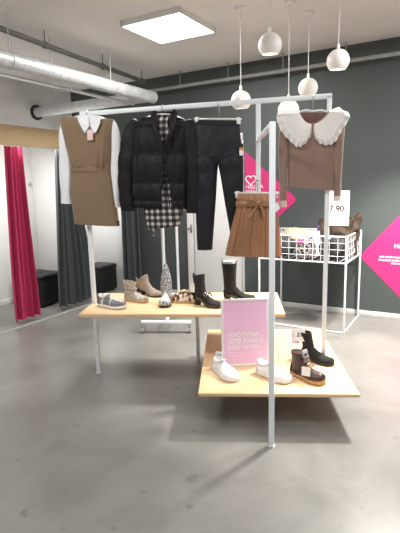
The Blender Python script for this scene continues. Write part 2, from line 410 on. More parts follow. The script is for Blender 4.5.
# LED panels on a grid along the room
lc = (onz(125, 27, 2.87) + onz(180, 11, 2.87) + onz(210, 35, 2.87) + onz(162, 47, 2.87)) / 4
def led(p, label, watt=PANEL_W):
    o = thing('ceiling_light', label, 'ceiling light', V((p.x, p.y, CEIL - .045)), WY, 'square ceiling lights')
    m = MB()
    for sx, sy, dx, dy in ((1, 0, .012, .6), (-1, 0, .012, .6), (0, 1, .6, .012), (0, -1, .6, .012)):
        m.box((sx * .300, sy * .300, .0225), (dx + (.012 if dy < .1 else 0), dy + (.012 if dx < .1 else 0), .045), 0, .001)
    m.build('frame', 'white_plastic', o)
    MB().box((0, 0, .006), (.588, .588, .010)).build('diffuser', 'panel_glow', o, smooth=False)
    L = bpy.data.lights.new('panel', 'AREA'); L.shape = 'SQUARE'; L.size = .57; L.energy = watt; L.color = (1, .985, .96)
    lo = bpy.data.objects.new('panel_light', L); C.objects.link(lo); lo.location = (p.x, p.y, CEIL - .049); lo.rotation_euler.z = WY
led(lc, 'bright square ceiling light panel above the clothes rack')
for i, j, lb in ((1, 0, 'square ceiling light panel right of the pendant lamps'), (0, 1, 'square ceiling light panel over the changing room aisle'),
                 (1, 1, 'square ceiling light panel above the viewer, in front of the rack'), (2, 1, 'square ceiling light panel in front of the rack, far right')):
    p = lc + WA * 2.5 * i - WN * 2.5 * j; led(p, lb, PANEL_W if j == 0 else 30)
# pendant lamps
def pendant(p, r, label, watt, tilt=0.12, soft=.03):
    o = thing('pendant_lamp', label, 'pendant lamp', p, 0, 'white ball pendant lamps')
    mx = Matrix.Rotation(tilt, 4, 'X')
    pr = [(r * math.sin(a), r * math.cos(a)) for a in [i * PI * .76 / 24 for i in range(25)]]
    pr[0] = (.001, r)
    inn = [((r - .004) * math.sin(a), (r - .004) * math.cos(a)) for a in [PI * .76 - i * PI * .26 / 8 for i in range(9)]]
    m = MB(); m.lathe(pr + inn, 36, mx=mx); m.build('shade', 'lamp_white', o)
    zz = (r - .004) * math.cos(PI * .66); rr = (r - .005) * math.sin(PI * .66)
    m = MB(); m.lathe([(rr * .98, zz), (rr * .98, zz - .006), (.001, zz - .02)], 28, mx=mx); m.build('bulb', 'glow', o)
    m = MB(); m.lathe([(.012, r - .004), (.012, r + .03), (.005, r + .04)], 14); m.build('cap', 'lamp_white', o)
    m = MB(); m.tube([(0, 0, r + .03), (0, 0, CEIL - p.z)], .0035, 8); m.build('cord', 'cord', o)
    h = CEIL - p.z; m = MB(); m.lathe([(.045, h), (.045, h - .012), (.03, h - .025), (.004, h - .03)], 24); m.build('canopy', 'lamp_white', o)
    if watt:
        L = bpy.data.lights.new('spot', 'SPOT'); L.energy = watt; L.spot_size = math.radians(105); L.spot_blend = .5; L.shadow_soft_size = soft; L.color = (1, .95, .87)
        lo = bpy.data.objects.new('pendant_spot', L); C.objects.link(lo); lo.location = p + V((0, 0, -r * .8))
for u, v, y, r, lb in ((241, 101, 4.05, .084, 'white ball pendant lamp above the black trousers'),
                    (270, 45, 3.75, .090, 'highest white ball pendant lamp, at top centre right'),
                    (288.5, 110.5, 3.95, .086, 'lowest white ball pendant lamp, partly behind the sweater collar'),
                    (308, 88, 4.2, .084, 'white ball pendant lamp hanging just above the rail over the sweater'),
                    (338, 61, 3.85, .088, 'rightmost visible white ball pendant lamp near the dark wall')):
    pendant(ony(u, v, y), r, lb, 14)
pendant(V((1.77, 3.76, 2.70)), .088, 'white ball pendant lamp right of the rack, beyond the photo edge', KEY_W, soft=.11)

# ------------------------------------------------------------------ wall decals
XN = Matrix(((WA.x, 0, -WN.x, 0), (WA.y, 0, -WN.y, 0), (0, 1, 0, 0), (0, 0, 0, 1)))     # XY of a drawing -> the back wall's face
def wallmx(t, z, off): m = XN.copy(); m.translation = W(t, BACK - off, z); return m
def roundpoly(pts, r, seg=6):
    out = []; n = len(pts)
    for i in range(n):
        a, b, c = V(pts[i - 1]), V(pts[i]), V(pts[(i + 1) % n])
        u, w = (a - b).normalized(), (c - b).normalized()
        rr = r[i] if isinstance(r, (list, tuple)) else r
        for k in range(seg + 1):
            f = k / seg; p0, p2 = b + u * rr, b + w * rr
            p = p0 * (1 - f) ** 2 + b * 2 * f * (1 - f) + p2 * f * f; out.append((p.x, p.y))
    return out
ct, _, cz_ = wl(onn(298, 199.5, BACK)); tt, _, tz = wl(onn(243.5, 150, BACK)); bt, _, bz = wl(onn(283, 215, BACK))
sl = (tz - cz_) / (ct - tt); t0 = DR + .04
dec = thing('wall_decal', 'magenta diamond wall graphic with a heart, behind the tan shorts', 'wall graphic', W(t0, BACK, cz_))
wt = ct - t0
m = MB(); m.prism(roundpoly([(0, wt * sl), (wt, 0), (0, -wt * sl)], [.001, .07, .001]), .003, wallmx(0, 0, .003)); o = m.build('panel', 'pink', dec, smooth=False)
o.data.transform(Matrix.Translation(W(t0, 0, cz_) - W(t0, BACK, cz_)))
ht, _, hz = wl(onn(251, 180, BACK)); hw = (wl(onn(256, 180, BACK))[0] - ht)
pts = []
for k in range(41):
    a = 2 * PI * k / 40
    pts.append((hw * (math.sin(a) ** 3), hw * (13 * math.cos(a) - 5 * math.cos(2 * a) - 2 * math.cos(3 * a) - math.cos(4 * a)) / 16))
m = MB(); mx = wallmx(ht, hz, .006); m.tube([mx @ V((x, y, 0)) - dec.location for x, y in pts], .0075, 8); m.build('heart_outline', 'letters', dec)
lt, _, lz = wl(onn(246, 188.5, BACK))
mx = wallmx(lt, lz, .0045); mx.translation -= dec.location
text('lettering', 'HALLZ A', .058, 'letters', dec, mx, bold=.0015)
mx = mx.copy(); mx.translation.z -= .06; text('lettering', 'WEAR', .058, 'letters', dec, mx, bold=.0015)
vt, _, vz = wl(onn(359.5, 256, BACK)); ut, _, uz = wl(onn(400, 215, BACK)); _, _, lz2 = wl(onn(400, 294, BACK))
dec = thing('wall_decal', 'large magenta diamond wall graphic at the right edge, with white text', 'wall graphic', W(vt, BACK, vz))
hh = .62; sl1 = (uz - vz) / (ut - vt); sl2 = (vz - lz2) / (ut - vt)
m = MB(); m.prism(roundpoly([(0, 0), (hh, -hh * sl2), (hh * 2, 0), (hh, hh * sl1)], [.06] * 4), .003, XN); m.build('panel', 'pink', dec, smooth=False)
for body, u, v, sz, al in (('НАЙДИ', 394, 248, .062, 'LEFT'), ('твої улюблені речі тут', 379, 257.3, .028, 'LEFT'), ('і подаруй своїм речам', 378.5, 260.4, .028, 'LEFT'), ('нове життя', 391, 264, .028, 'LEFT')):
    t_, _, z_ = wl(onn(u, v, BACK)); mx = wallmx(t_, z_, .0045); mx.translation -= dec.location
    text('lettering', body, sz, 'letters', dec, mx, al, bold=.001)

# ------------------------------------------------------------------ the clothes rack
rack = thing('clothes_rack', 'tall white square-tube clothes rack standing around the wooden display shelves', 'clothes rack', RL)
S_ = .030
SB = rk(258.3, 125)[0]; SR = (RR - RL).length
PF = V((.39, 2.45, 0))
def rl(p): return V(p) - RL
ZF = 1.815
def bar(name, a, b, w=S_): MB().bar(rl(a), rl(b), w).build(name, 'white_metal', rack)
bar('post', RP(0), RP(0, 0, ZT - .0)); bar('post', RP(SR), RP(SR, 0, ZT)); bar('drop_post', RP(SB, .0, rk(258, 243)[1]), RP(SB, 0, ZT - S_ / 2)); bar('post', PF, PF + V((0, 0, ZF)))
bar('top_rail', RP(-S_ / 2, 0, ZT), RP(SR + S_ / 2, 0, ZT))
bar('side_rail', PF + V((0, 0, ZF - S_ / 2)), RP(SB, -.015, ZF - S_ / 2), .026)
for p in (RP(0), RP(SR), PF): MB().box(rl(p) + V((0, 0, .004)), (S_ + .006, S_ + .006, .008), RY, .002).build('foot_cap', 'white_plastic', rack)
# prong on the inner post that carries the shorts
ps, pz = rk(258.3, 181)
MB().tube([rl(RP(SB, -.01, pz)), rl(RP(SB, -.12, pz)), rl(RP(SB, -.13, pz + .012))], .006).build('prong', 'white_metal', rack)

# ------------------------------------------------------------------ display shelves
def shelf(label, o, w, d, yaw, z, legs, th=.022, notch=None):
    t = thing('display_shelf', label, 'display shelf', V((o[0], o[1], 0)), yaw)
    if notch:
        ny, nd, nw = notch; q = MB()
        q.prism([(0, 0), (w, 0), (w, d), (0, d), (0, ny + nw), (nd, ny + nw), (nd, ny - nw), (0, ny - nw)], th, Matrix.Translation((0, 0, z - th))); q.build('board', 'birch', t, smooth=False)
    else: MB().box((w / 2, d / 2, z - th / 2), (w, d, th), 0, .002).build('board', 'birch', t)
    for kind, a, b in legs: MB().bar(a, b, .028).build(kind, 'white_metal', t)
    return t
SY1, SO1 = -.0813, (-.8977, 3.2495)
def loc1(p):
    q = V((p[0] - SO1[0], p[1] - SO1[1], 0)); c, s = math.cos(SY1), math.sin(SY1); return V((c * q.x + s * q.y, -s * q.x + c * q.y, 0))
lg = loc1(onz(199.5, 356, 0)); lg.x = min(lg.x, 1.2); zu = .5952 - .022; pl_ = loc1(RL)
shelf('upper birch shelf board with seven shoes and boots, on white legs', SO1, 1.4954, .6711, SY1, .5952,
      [('leg', (lg.x, min(lg.y, .62), 0), (lg.x, min(lg.y, .62), zu)), ('leg', (1.42, .60, 0), (1.42, .60, zu)),
       ('bracket', (.075, .06, zu - .015), (.075, .62, zu - .015)), ('bracket', (1.42, .06, zu - .015), (1.42, .62, zu - .015))],
      notch=(pl_.y, pl_.x + .019, .021))
SO2, SY2 = (-.030, 2.642), -.0692
ZL = .2466
shelf('low birch shelf board with white sneakers and brown boot, in front', SO2, .9727, 1.26, SY2, ZL,
      [('leg', (.20, .86, 0), (.20, .86, ZL - .022)), ('leg', (.78, .86, 0), (.78, .86, ZL - .022)), ('leg', (.20, 1.18, 0), (.20, 1.18, ZL - .022)), ('leg', (.78, 1.18, 0), (.78, 1.18, ZL - .022)),
       ('bracket', (.2, .30, ZL - .037), (.2, 1.2, ZL - .037)), ('bracket', (.78, .30, ZL - .037), (.78, 1.2, ZL - .037))])

# ------------------------------------------------------------------ garments
class G:                                    # a garment hanging in the rack's plane
    def __init__(s, name, label, cat, uc, vh, off=0):
        s.off = off; s.s0, s.z0 = rk(uc, vh, off)
        s.o = thing(name, label, cat, RP(s.s0, off, s.z0), RY)
    def p(s, u, v, y=0):
        a, z = rk(u, v, s.off + y); return V((a - s.s0, y, z - s.z0))
    def shell(s, rows, name, m, n=40, seg=72, ex=.75, fold=None, keep=None, cap=True, lin=False, solid=0, parent=None, sub=0, extra=None):
        R = []
        for v, ul, ur, d in rows:
            vl, vr = (v if isinstance(v, tuple) else (v, v)); a, b = s.p(ul, vl), s.p(ur, vr); R.append((a.x, a.z, b.x, b.z, d))
        R = catmull(R, n); rings = []
        for j, (ax, az, bx, bz_, d) in enumerate(R):
            ring = []; t = j / (n - 1)
            for k in range(seg):
                th = 2 * PI * k / seg; c, sn = math.cos(th), math.sin(th)
                xx = math.copysign(abs(c) ** .85, c); yy = math.copysign(abs(sn) ** ex, sn) * d
                px = (ax + bx) / 2 + xx * (bx - ax) / 2; pz_ = (az + bz_) / 2 + xx * (bz_ - az) / 2
                if fold:
                    q = fold(xx, math.copysign(1, sn), t, abs(sn)); yy += math.copysign(q, sn)
                ring.append(V((px, yy, pz_)))
            rings.append(ring)
        mb = MB(); mb.loft(rings, cap=cap, keep=keep)
        if extra: extra(mb)
        return mb.build(name, m, parent or s.o, solid=solid, sub=sub)
    def sleeve(s, path, name, m, n=26, seg=26, bulge=None, parent=None, flat=.62, cap=True, y=0):
        # path of (u, v, halfwidth px-ish metres, y)
        P = catmull([tuple(s.p(u, v, yy)) + (w,) for u, v, w, yy in path], n); rings = []
        for j, (x, yv, z, w) in enumerate(P):
            a = V(P[max(0, j - 1)][:3]); b = V(P[min(n - 1, j + 1)][:3]); t = (b - a).normalized()
            e = V((0, 1, 0)); sd = t.cross(e).normalized(); ring = []
            for k in range(seg):
                th = 2 * PI * k / seg; f = 1 + (bulge(th, j / (n - 1)) if bulge else 0)
                ring.append(V((x, yv, z)) + sd * math.cos(th) * w * f + e * math.sin(th) * w * flat * f)
            rings.append(ring)
        return MB().loft(rings, cap=cap).build(name, m, parent or s.o)
    def patch(s, pts, name, m, th=.004, parent=None, grow=0):   # polygon by (u,v,y), given a thickness
        mb = MB(); a = [mb.bm.verts.new(s.p(*q)) for q in pts]; b = [mb.bm.verts.new(s.p(q[0], q[1], q[2] - th)) for q in pts]; n = len(a)
        mb.bm.faces.new(a); mb.bm.faces.new(b)
        for k in range(n): mb.bm.faces.new((a[k], a[(k + 1) % n], b[(k + 1) % n], b[k]))
        return mb.build(name, m, parent or s.o, smooth=False)
def hanger(label, uc, vbar, ul, ur, vtip, off=0, clips=False, rail=None, group=None, hookv=None):
    s0, z0 = rk(uc, vbar, off); o = thing('clothes_hanger', label, 'hanger', RP(s0, off, z0), RY)
    def p(u, v, y=0): a, z = rk(u, v, off); return V((a - s0, y, z - z0))
    zt = (ZT + S_ / 2 if rail is None else rail) - z0
    hk = [V((0, 0, 0)), V((0, 0, zt - .02))]
    yo = -off if rail is None else 0
    hk = [V((0, 0, 0)), V((0, 0, zt - .045)), V((0, yo - .022, zt - .02)), V((0, yo - .016, zt)), V((0, yo, zt + .004)), V((0, yo + .018, zt - .004)), V((0, yo + .021, zt - .02))]
    mb = MB(); mb.tube(hk, .0028, 8); mb.build('hook', 'chrome', o)
    a, b = p(ul, vtip), p(ur, vtip)
    mb = MB()
    if clips:
        mb.bar(a, b, .014, .011)
        mb.build('bar', 'white_plastic', o)
        for e, sg in ((a, 1), (b, -1)):
            q = MB(); q.box(e + V((sg * .02, -.012, -.012)), (.022, .012, .045), 0, .003); q.box(e + V((sg * .02, .012, -.012)), (.022, .012, .045), 0, .003); q.build('clip', 'white_plastic', o)
    else:
        pts = catmull([tuple(a), tuple(a.lerp(V((0, 0, 0)), .5) + V((0, 0, .012))), (0, 0, 0), tuple(b.lerp(V((0, 0, 0)), .5) + V((0, 0, .012))), tuple(b)], 22)
        mb.tube(pts, .009, 10); mb.build('arm', 'white_plastic', o)
    return o

# -- white shirt under the brown dress
hanger('white hanger in the collar of the brown dress and white shirt', 88, 116, 68, 108, 120.5, 0)
sh = G('shirt', 'white long-sleeved shirt worn under the brown dress', 'shirt', 88, 204)
rows = [(117.5, 76, 100, .022), (120, 66, 110.5, .034), (128, 65.5, 112.5, .046), (150, 69, 111, .048), (168, 74, 109, .046), (200, 76, 110, .046)]
sh.shell(rows, 'body', 'white_shirt', fold=lambda x, s, t, a: .003 * math.sin(9 * x + 3 * t) * a)
wr = lambda th, t: .05 * math.sin(14 * t + 2 * math.sin(th)) + .05 * math.sin(3 * th + 6 * t)
sh.sleeve([(66, 121, .030, 0), (64.5, 135, .045, 0), (65, 165, .047, 0), (66, 190, .045, 0), (66.3, 203.5, .044, 0)], 'sleeve', 'white_shirt', bulge=wr)
sh.sleeve([(110.5, 122, .030, 0), (114.5, 135, .042, .01), (116, 160, .044, .012), (115.5, 190, .044, .012), (114.8, 207, .042, .012)], 'sleeve', 'white_shirt', bulge=wr)
# collar wings
for pts in ([(79, 116.5, -.05), (88.5, 116.5, -.03), (89, 126, -.066), (84.5, 133, -.072), (78, 121, -.06)], [(99.5, 118, -.05), (91, 117, -.03), (90, 126, -.066), (95.5, 133, -.072), (100.5, 122.5, -.06)]):
    sh.patch(pts, 'collar', 'white_shirt', .006)
sh.shell([(115.5, 80, 98.5, .030), (121, 79, 99.5, .036)], 'collar_band', 'white_shirt', n=6, cap=False, solid=.004)
# -- brown dress
dr = G('dress', 'brown sleeveless pinafore dress with V neck, hanging leftmost on the rail', 'dress', 93, 225)
def dfold(x, s, t, a):
    q = .004 * math.sin(7 * x + 2.0 + 2 * t) * a
    if t > .45: q += .006 * math.sin(11 * x + 1) * (t - .45) * a
    w = math.exp(-((t - .42) / .14) ** 2)
    q += w * .028 * (math.exp(-((x + .48) / .10) ** 2) + math.exp(-((x + .75) / .07) ** 2) + math.exp(-((x - .50) / .09) ** 2) + math.exp(-((x - .74) / .07) ** 2)) * a
    q -= .006 * math.exp(-((t - .492) / .012) ** 2)
    return q
A_, B_, C_ = dr.p(75.5, 115, -.05), dr.p(90.5, 142.5, -.06), dr.p(101.5, 116, -.05)
def vkeep(c):
    if c.z > B_.z and c.y < .0:
        f = (c.z - B_.z) / (A_.z - B_.z)
        if B_.x + (A_.x - B_.x) * f < c.x < B_.x + (C_.x - B_.x) * f: return False
    if c.z > dr.p(88, 119.5).z and A_.x < c.x < C_.x: return False
    return True
rows = [((116.5, 119), 61.5, 113, .020), ((118.5, 121), 60.8, 113.8, .036), (128, 62, 113.5, .056), (146, 66.5, 112.5, .062), (160, 70.3, 111.6, .062), (169, 72, 111, .060), (172, 71.8, 111.4, .060), (185, 71, 113.4, .066), (200, 72.5, 115.3, .068), (214, 74.3, 117.3, .066), ((223.5, 226), 75.5, 119, .064)]
dr.shell(rows, 'body', 'brown_dress', n=110, seg=150, fold=dfold, keep=vkeep, cap='bottom')
dr.shell([(168.6, 71.8, 111.2, .066), (170.2, 71.6, 111.3, .069), (172.2, 71.6, 111.5, .066)], 'waist_seam', 'brown_dress', n=6, cap=False)
dr.patch([(87, 130, -.079), (92.6, 129.6, -.079), (93.2, 139.8, -.079), (87.3, 140.2, -.079)], 'price_tag', 'pink_tag', .002)
dr.patch([(117.2, 221, -.02), (119.3, 221, -.02), (119.5, 226, -.02), (117.4, 226, -.02)], 'hem_label', 'black', .003)

# -- plaid shirt and puffer jacket
hanger('dark-hooked hanger inside the black puffer jacket', 163, 115, 142, 184, 120, 0)
pl = G('shirt', 'black and white checked shirt worn inside the puffer jacket', 'shirt', 163, 228)
pl.shell([(117, 157, 170, .03), (119.5, 148, 180, .05), (126, 143, 185, .062), (160, 142, 184, .066), (200, 143, 184, .07), (214, 145, 182, .066), (222, 147, 180, .062), ((229, 226), 149, 178, .058)], 'body', 'plaid',
         n=50, fold=lambda x, s, t, a: .009 * math.sin(12 * x + 3 * t) * t * a)
pl.shell([(115, 157.5, 170.5, .030), (122, 156, 172, .044)], 'collar', 'plaid', n=8, cap=False, solid=.005)
pl.patch([(153, 225, -.05), (154.4, 225, -.05), (154.2, 236, -.05), (153, 236, -.05)], 'hem_string', 'plaid', .003)
for u0, u1, v0, v1 in ((181, 187, 206, 211), (187, 191.5, 207, 213)):
    pl.patch([(u0, v0, .0), (u1, v0, .0), (u1 - .5, v1, .0), (u0 + .4, v1 - 1, .0)], 'shirt_tail', 'plaid', .02)
jk = G('jacket', 'black quilted puffer jacket hanging open over a checked shirt', 'jacket', 161, 209)
QZ = [0, .13, .30, .50, .70, .86, 1.0]
def jfold(x, s, t, a):
    for i in range(6):
        if QZ[i] <= t <= QZ[i + 1]:
            f = (t - QZ[i]) / (QZ[i + 1] - QZ[i]); b = math.sin(PI * f) ** .6
            return .018 * b - .004 + .005 * math.sin(14 * x + 5 * i) * b + .003 * math.sin(31 * x + i)
    return 0
jz = [jk.p(163, v).z for v in (138, 145, 172, 208)]; jx = lambda u, v: jk.p(u, v).x
wj = [jx(163.5 + w, 150) - jx(163.5, 150) for w in (8, .6, 1.2, 6)]; jc = jk.p(163.8, 150, -.11).x
def jkeep(c):
    if c.y < 0 and c.z < jk.p(163, 112).z:
        z = c.z
        if z > jz[0]: w = wj[0]
        elif z > jz[1]: w = wj[1] + (wj[0] - wj[1]) * (z - jz[1]) / (jz[0] - jz[1])
        elif z > jz[2]: w = wj[1]
        else: w = wj[2] + (wj[3] - wj[2]) * min(1, (jz[2] - z) / (jz[2] - jz[3]))
        return abs(c.x - jc) > w
    return True
jk.shell([(117.5, 146, 179, .035), (120.5, 138, 186, .058), (128, 134.5, 189.5, .080), (145, 134, 189.5, .090), (165, 133.5, 189, .094), (185, 133.5, 188.5, .094), (200, 134, 188, .088), (207.5, 135, 187, .076)],
         'body', 'puffer', n=96, seg=120, fold=jfold, keep=jkeep, cap=False)
def slb(th, t):
    f = (t * 5.5) % 1; return .10 * math.sin(PI * f) ** .6 - .04 + .03 * math.sin(3 * th + 9 * t)
jk.sleeve([(138, 121.5, .035, 0), (132.5, 131, .062, 0), (128.5, 155, .068, -.015), (126.5, 178, .064, -.02), (127, 200, .058, -.02), (127.8, 211, .048, -.02)], 'sleeve', 'puffer', n=60, seg=36, bulge=slb, flat=.8)
jk.sleeve([(186, 121.5, .035, 0), (190, 131, .060, 0), (193, 155, .060, -.01), (193.5, 178, .056, -.015), (193, 200, .052, -.015), (193, 213, .044, -.015)], 'sleeve', 'puffer', n=60, seg=36, bulge=slb, flat=.8)
# stand collar: fat open ring
mb = MB(); rings = []
for k in range(41):
    a = -PI / 2 + .62 + k / 40 * (2 * PI - 1.24); cx_, cy = math.cos(a), math.sin(a)
    c0 = jk.p(163.5, 124, -.02); rx, ry = jk.p(174.5, 124, -.02).x - c0.x, .075; fr = max(0, -cy)
    base = V((c0.x + cx_ * rx, cy * ry - .012 * fr, c0.z - .03 * fr)); top = V((c0.x + cx_ * rx * .92, cy * ry * .85, jk.p(163, 109.5).z - .085 * fr))
    ring = []; nrm = V((cx_, cy, 0))
    for q in range(16):
        th = 2 * PI * q / 16; h = .5 + .5 * math.sin(th)
        ring.append(base.lerp(top, h) + nrm * (math.cos(th) * .020 * (1 + .12 * math.sin(k * 1.7))))
    rings.append(ring)
mb.loft(rings); mb.build('stand_collar', 'puffer', jk.o)
for sg_ in (-1, 1):                       # soft rolled edges of the collar running down to the zip
    pts = [jk.p(163.8 + sg_ * 9.5, 116, -.045), jk.p(163.8 + sg_ * 9, 122, -.085), jk.p(163.8 + sg_ * 8, 130, -.108), jk.p(163.8 + sg_ * 4.6, 138, -.118), jk.p(163.8 + sg_ * 1.8, 146, -.118)]
    n_ = 22; MB().tube(catmull([tuple(p) for p in pts], n_), [.026 - .018 * (i / (n_ - 1)) ** 1.3 for i in range(n_)], 14).build('collar_edge', 'puffer', jk.o)
for u in (160.5, 167):
    pts = [jk.p(163.8 + (2 if u > 164 else -2), 140, -.104), jk.p(163.8 + (1.2 if u > 164 else -1.2), 150, -.113), jk.p(163.8 + (1.4 if u > 164 else -1.4), 172, -.115), jk.p(163.8 + (6 if u > 164 else -6), 206, -.092)]
    MB().tube(pts, .004, 8).build('zip', 'black_shiny', jk.o)
# -- trousers
hanger('white clip hanger holding the black trousers', 219, 118.5, 194.5, 241.5, 119, 0, clips=True)
tr = G('trousers', 'slim black coated trousers hanging from a white clip hanger', 'trousers', 216, 250)
tr.shell([((120.5, 121.5), 193.6, 239, .012), ((125.5, 126.5), 193.4, 239.6, .034), (140, 193.3, 241, .048), (152, 193.5, 242.2, .050), (158, 193.8, 242.8, .049), (164, 194.1, 243.2, .038)], 'hips', 'trouser',
         n=34, fold=lambda x, s, t, a: (.004 * math.sin(5 * x + 7 * t) - .006 * math.exp(-(x / .04) ** 2) * t) * a)
tr.shell([((120.3, 121.3), 193.4, 239.2, .016), ((125, 126), 193.2, 239.8, .039)], 'waistband', 'trouser', n=6, cap=False, solid=.003)
lf = lambda x, s, t, a: (.004 * math.sin(10 * t + 4 * x) + .004 * math.sin(23 * t - 3 * x)) * a
tr.shell([(146, 194.5, 219, .030), (158, 193.8, 218.4, .0485), (175, 194.5, 217, .048), (200, 195.6, 215.6, .044), (225, 196.6, 213.8, .040), (249.5, 197.7, 212.2, .037)], 'leg', 'trouser', n=50, fold=lf)
tr.shell([(146, 214, 241.5, .030), (158, 217, 242.9, .0485), (175, 220.5, 243.2, .048), (200, 224.6, 243.3, .044), (225, 229, 245.5, .040), (249, 233, 247.5, .037)], 'leg', 'trouser', n=50, fold=lf)
for v0, v1, m in ((143.5, 147.5, 'black'), (147.5, 150.5, 'orange'), (150.5, 155.5, 'paper')):
    tr.patch([(239.3, v0, -.056), (243.2, v0, -.056), (243.6, v1, -.056), (239.6, v1, -.056)], 'swing_tag', m, .003)
# -- tan shorts on the inner post
OF = -.115
pz2 = RP(SB, 0, pz).z
hanger('white clip hanger holding the tan shorts below the pink graphic', 257.5, 192, 234.5, 279.5, 192.8, OF, clips=True, rail=pz2 + .007)
so = G('shorts', 'tan leather paperbag shorts with tied belt, in front of the inner post', 'shorts', 256, 255, OF)
def sfold(x, s, t, a):
    g = 1 if t > .22 else .8
    q = .011 * math.sin(11 * x + .8) * (.4 + t) + .006 * math.sin(23 * x + 2) * g
    q -= .016 * math.exp(-(x / .05) ** 2) * max(0, t - .45)
    return q * a
so.shell([((193.5, 194), 236.5, 279, .030), (199, 236.8, 276.5, .046), (204.5, 237.2, 276, .046), (212, 235.5, 277.5, .058), (228, 231.5, 279.5, .070), (243, 227.8, 281, .076), ((254.5, 256), 225.5, 281.8, .078)], 'body', 'tan', n=70, seg=140, fold=sfold)
so.shell([(201.2, 236.4, 276.8, .054), (204, 236, 277, .060), (206.8, 236.4, 277, .056)], 'belt', 'tan', n=10, seg=90, cap=False, solid=.004)
kx = 258.5
kn = MB()
for sg in (-1, 1):
    pts = [so.p(kx, 203.5, -.078), so.p(kx + sg * 5, 200.5, -.09), so.p(kx + sg * 9.5, 201.5, -.088), so.p(kx + sg * 9, 205, -.084), so.p(kx + sg * 4, 205, -.085), so.p(kx, 203.8, -.082)]
    pp = catmull([tuple(p) for p in pts], 18); kn.tube(pp, .0075, 8)
    pts = [so.p(kx, 204, -.08), so.p(kx + sg * 4, 210, -.09), so.p(kx + sg * (6 if sg > 0 else 9), 218, -.094)]
    kn.tube(catmull([tuple(p) for p in pts], 8), [.007] * 3 + [.009] * 4 + [.01], 8)
kn.tube([so.p(kx - 2, 203.7, -.082), so.p(kx + 2, 203.7, -.082)], .013, 12)
kn.build('bow', 'tan', so.o)
so.patch([(272.5, 205, -.078), (277.2, 201.8, -.078), (280.2, 208.2, -.078), (275.8, 212, -.078)], 'price_tag', 'paper', .002)
# -- sweater with large collar
hanger('white hanger inside the taupe sweater with the big collar', 313, 111.5, 298, 330, 113.5, 0)
sw = G('sweater', 'taupe sweater with oversized cream frilled collar, hanging at the rail end', 'sweater', 311, 190)
kz = sw.p(312, 124)
def skeep(c):
    z = (c.z - kz.z) / (sw.p(312, 112).z - kz.z)
    if c.y < 0 and z > 0:
        return abs(c.x - kz.x) > (sw.p(329, 112).x - kz.x) * min(1, z) ** .5
    return z < .95 or abs(c.x - kz.x) > (sw.p(328, 112).x - kz.x)
sw.shell([((112.5, 111.5), 293, 333, .028), (116, 286.5, 340, .044), (126, 284.5, 341, .056), (142, 286.5, 338.5, .060), (160, 287, 337.5, .060), (178, 287.3, 336.8, .058), ((187, 190.5), 287.6, 336, .052)], 'body', 'taupe_knit',
         n=80, seg=110, keep=skeep, cap='bottom', fold=lambda x, s, t, a: (.004 * math.sin(8 * x + 3 * t) + .006 * math.sin(13 * x + 1) * t) * a)
sw.shell([(113, 294, 332, .02), (122, 290, 336, .030), (150, 289, 336, .030)], 'lining', 'taupe_dark', n=16)
sw.sleeve([(286.5, 118, .026, 0), (284.2, 132, .036, -.02), (283.3, 150, .032, -.03), (283.2, 175, .026, -.035), (282.8, 203, .024, -.04)], 'sleeve', 'taupe_knit', bulge=wr, flat=.8)
sw.sleeve([(338.5, 118, .026, 0), (339, 130, .036, -.02), (338.3, 150, .030, -.03), (338, 175, .025, -.035), (337.3, 198, .022, -.04)], 'sleeve', 'taupe_knit', bulge=wr, flat=.8)
for u, v0, v1, w in ((282.7, 200.5, 207, .027), (337.2, 196, 200.5, .023)):
    sw.sleeve([(u, v0, w, -.04), (u, v1, w, -.04)], 'cuff', 'cuff', n=4, flat=.8)
def lobe(inner, outer, name):
    # inner neck edge and outer edge as px polylines; a puffed lobe with frill folds at the rim
    n, mrows = 34, 14
    I = catmull([q + (0,) for q in inner], n); U = catmull([q + (0,) for q in outer], n); f, b = [], []
    for j in range(mrows):
        t = j / (mrows - 1); rf, rb = [], []
        for i in range(n):
            u = I[i][0] + (U[i][0] - I[i][0]) * t; v = I[i][1] + (U[i][1] - I[i][1]) * t
            if t == 1: v += .8 * math.sin(i * 1.9)
            yy = -.052 - .034 * math.sin(PI * (.12 + .62 * t)) - (.010 * math.sin(i * 1.9) * max(0, t - .6) * 2.5) - (.006 if .70 < t < .80 else 0)
            edge = min(1, i / 4, (n - 1 - i) / 4); yy = yy * (.35 + .65 * edge)
            rf.append(sw.p(u, v, yy)); rb.append(sw.p(u, v, yy + .006))
        f.append(rf); b.append(rb)
    mb = MB(); mb.loft(f, closed=False, cap=False); mb.loft(b, closed=False, cap=False)
    for a0, b0 in ((f[0], b[0]), (f[-1], b[-1]), ([r[0] for r in f], [r[0] for r in b]), ([r[-1] for r in f], [r[-1] for r in b])):
        mb.loft([a0, b0], closed=False, cap=False)
    mb.build(name, 'collar', sw.o)
lobe([(299, 111.5), (300.5, 114.5), (304, 120), (308, 123), (313.2, 124.5)], [(280, 110.5), (276.3, 117), (281, 131), (290, 141), (298, 147), (306, 143), (313.6, 130.5)], 'collar')
lobe([(312.5, 124.5), (317, 123), (322, 120), (328, 114), (329.5, 110.5)], [(312.2, 130.5), (317, 141), (326, 145.2), (335, 142), (342, 130), (350, 115.5), (338, 107)], 'collar')
sw.shell([(110.5, 299, 330, .030), (115, 297, 331, .034)], 'collar_back', 'collar', n=6, solid=.004, cap=False, keep=lambda c: c.y > -.005)

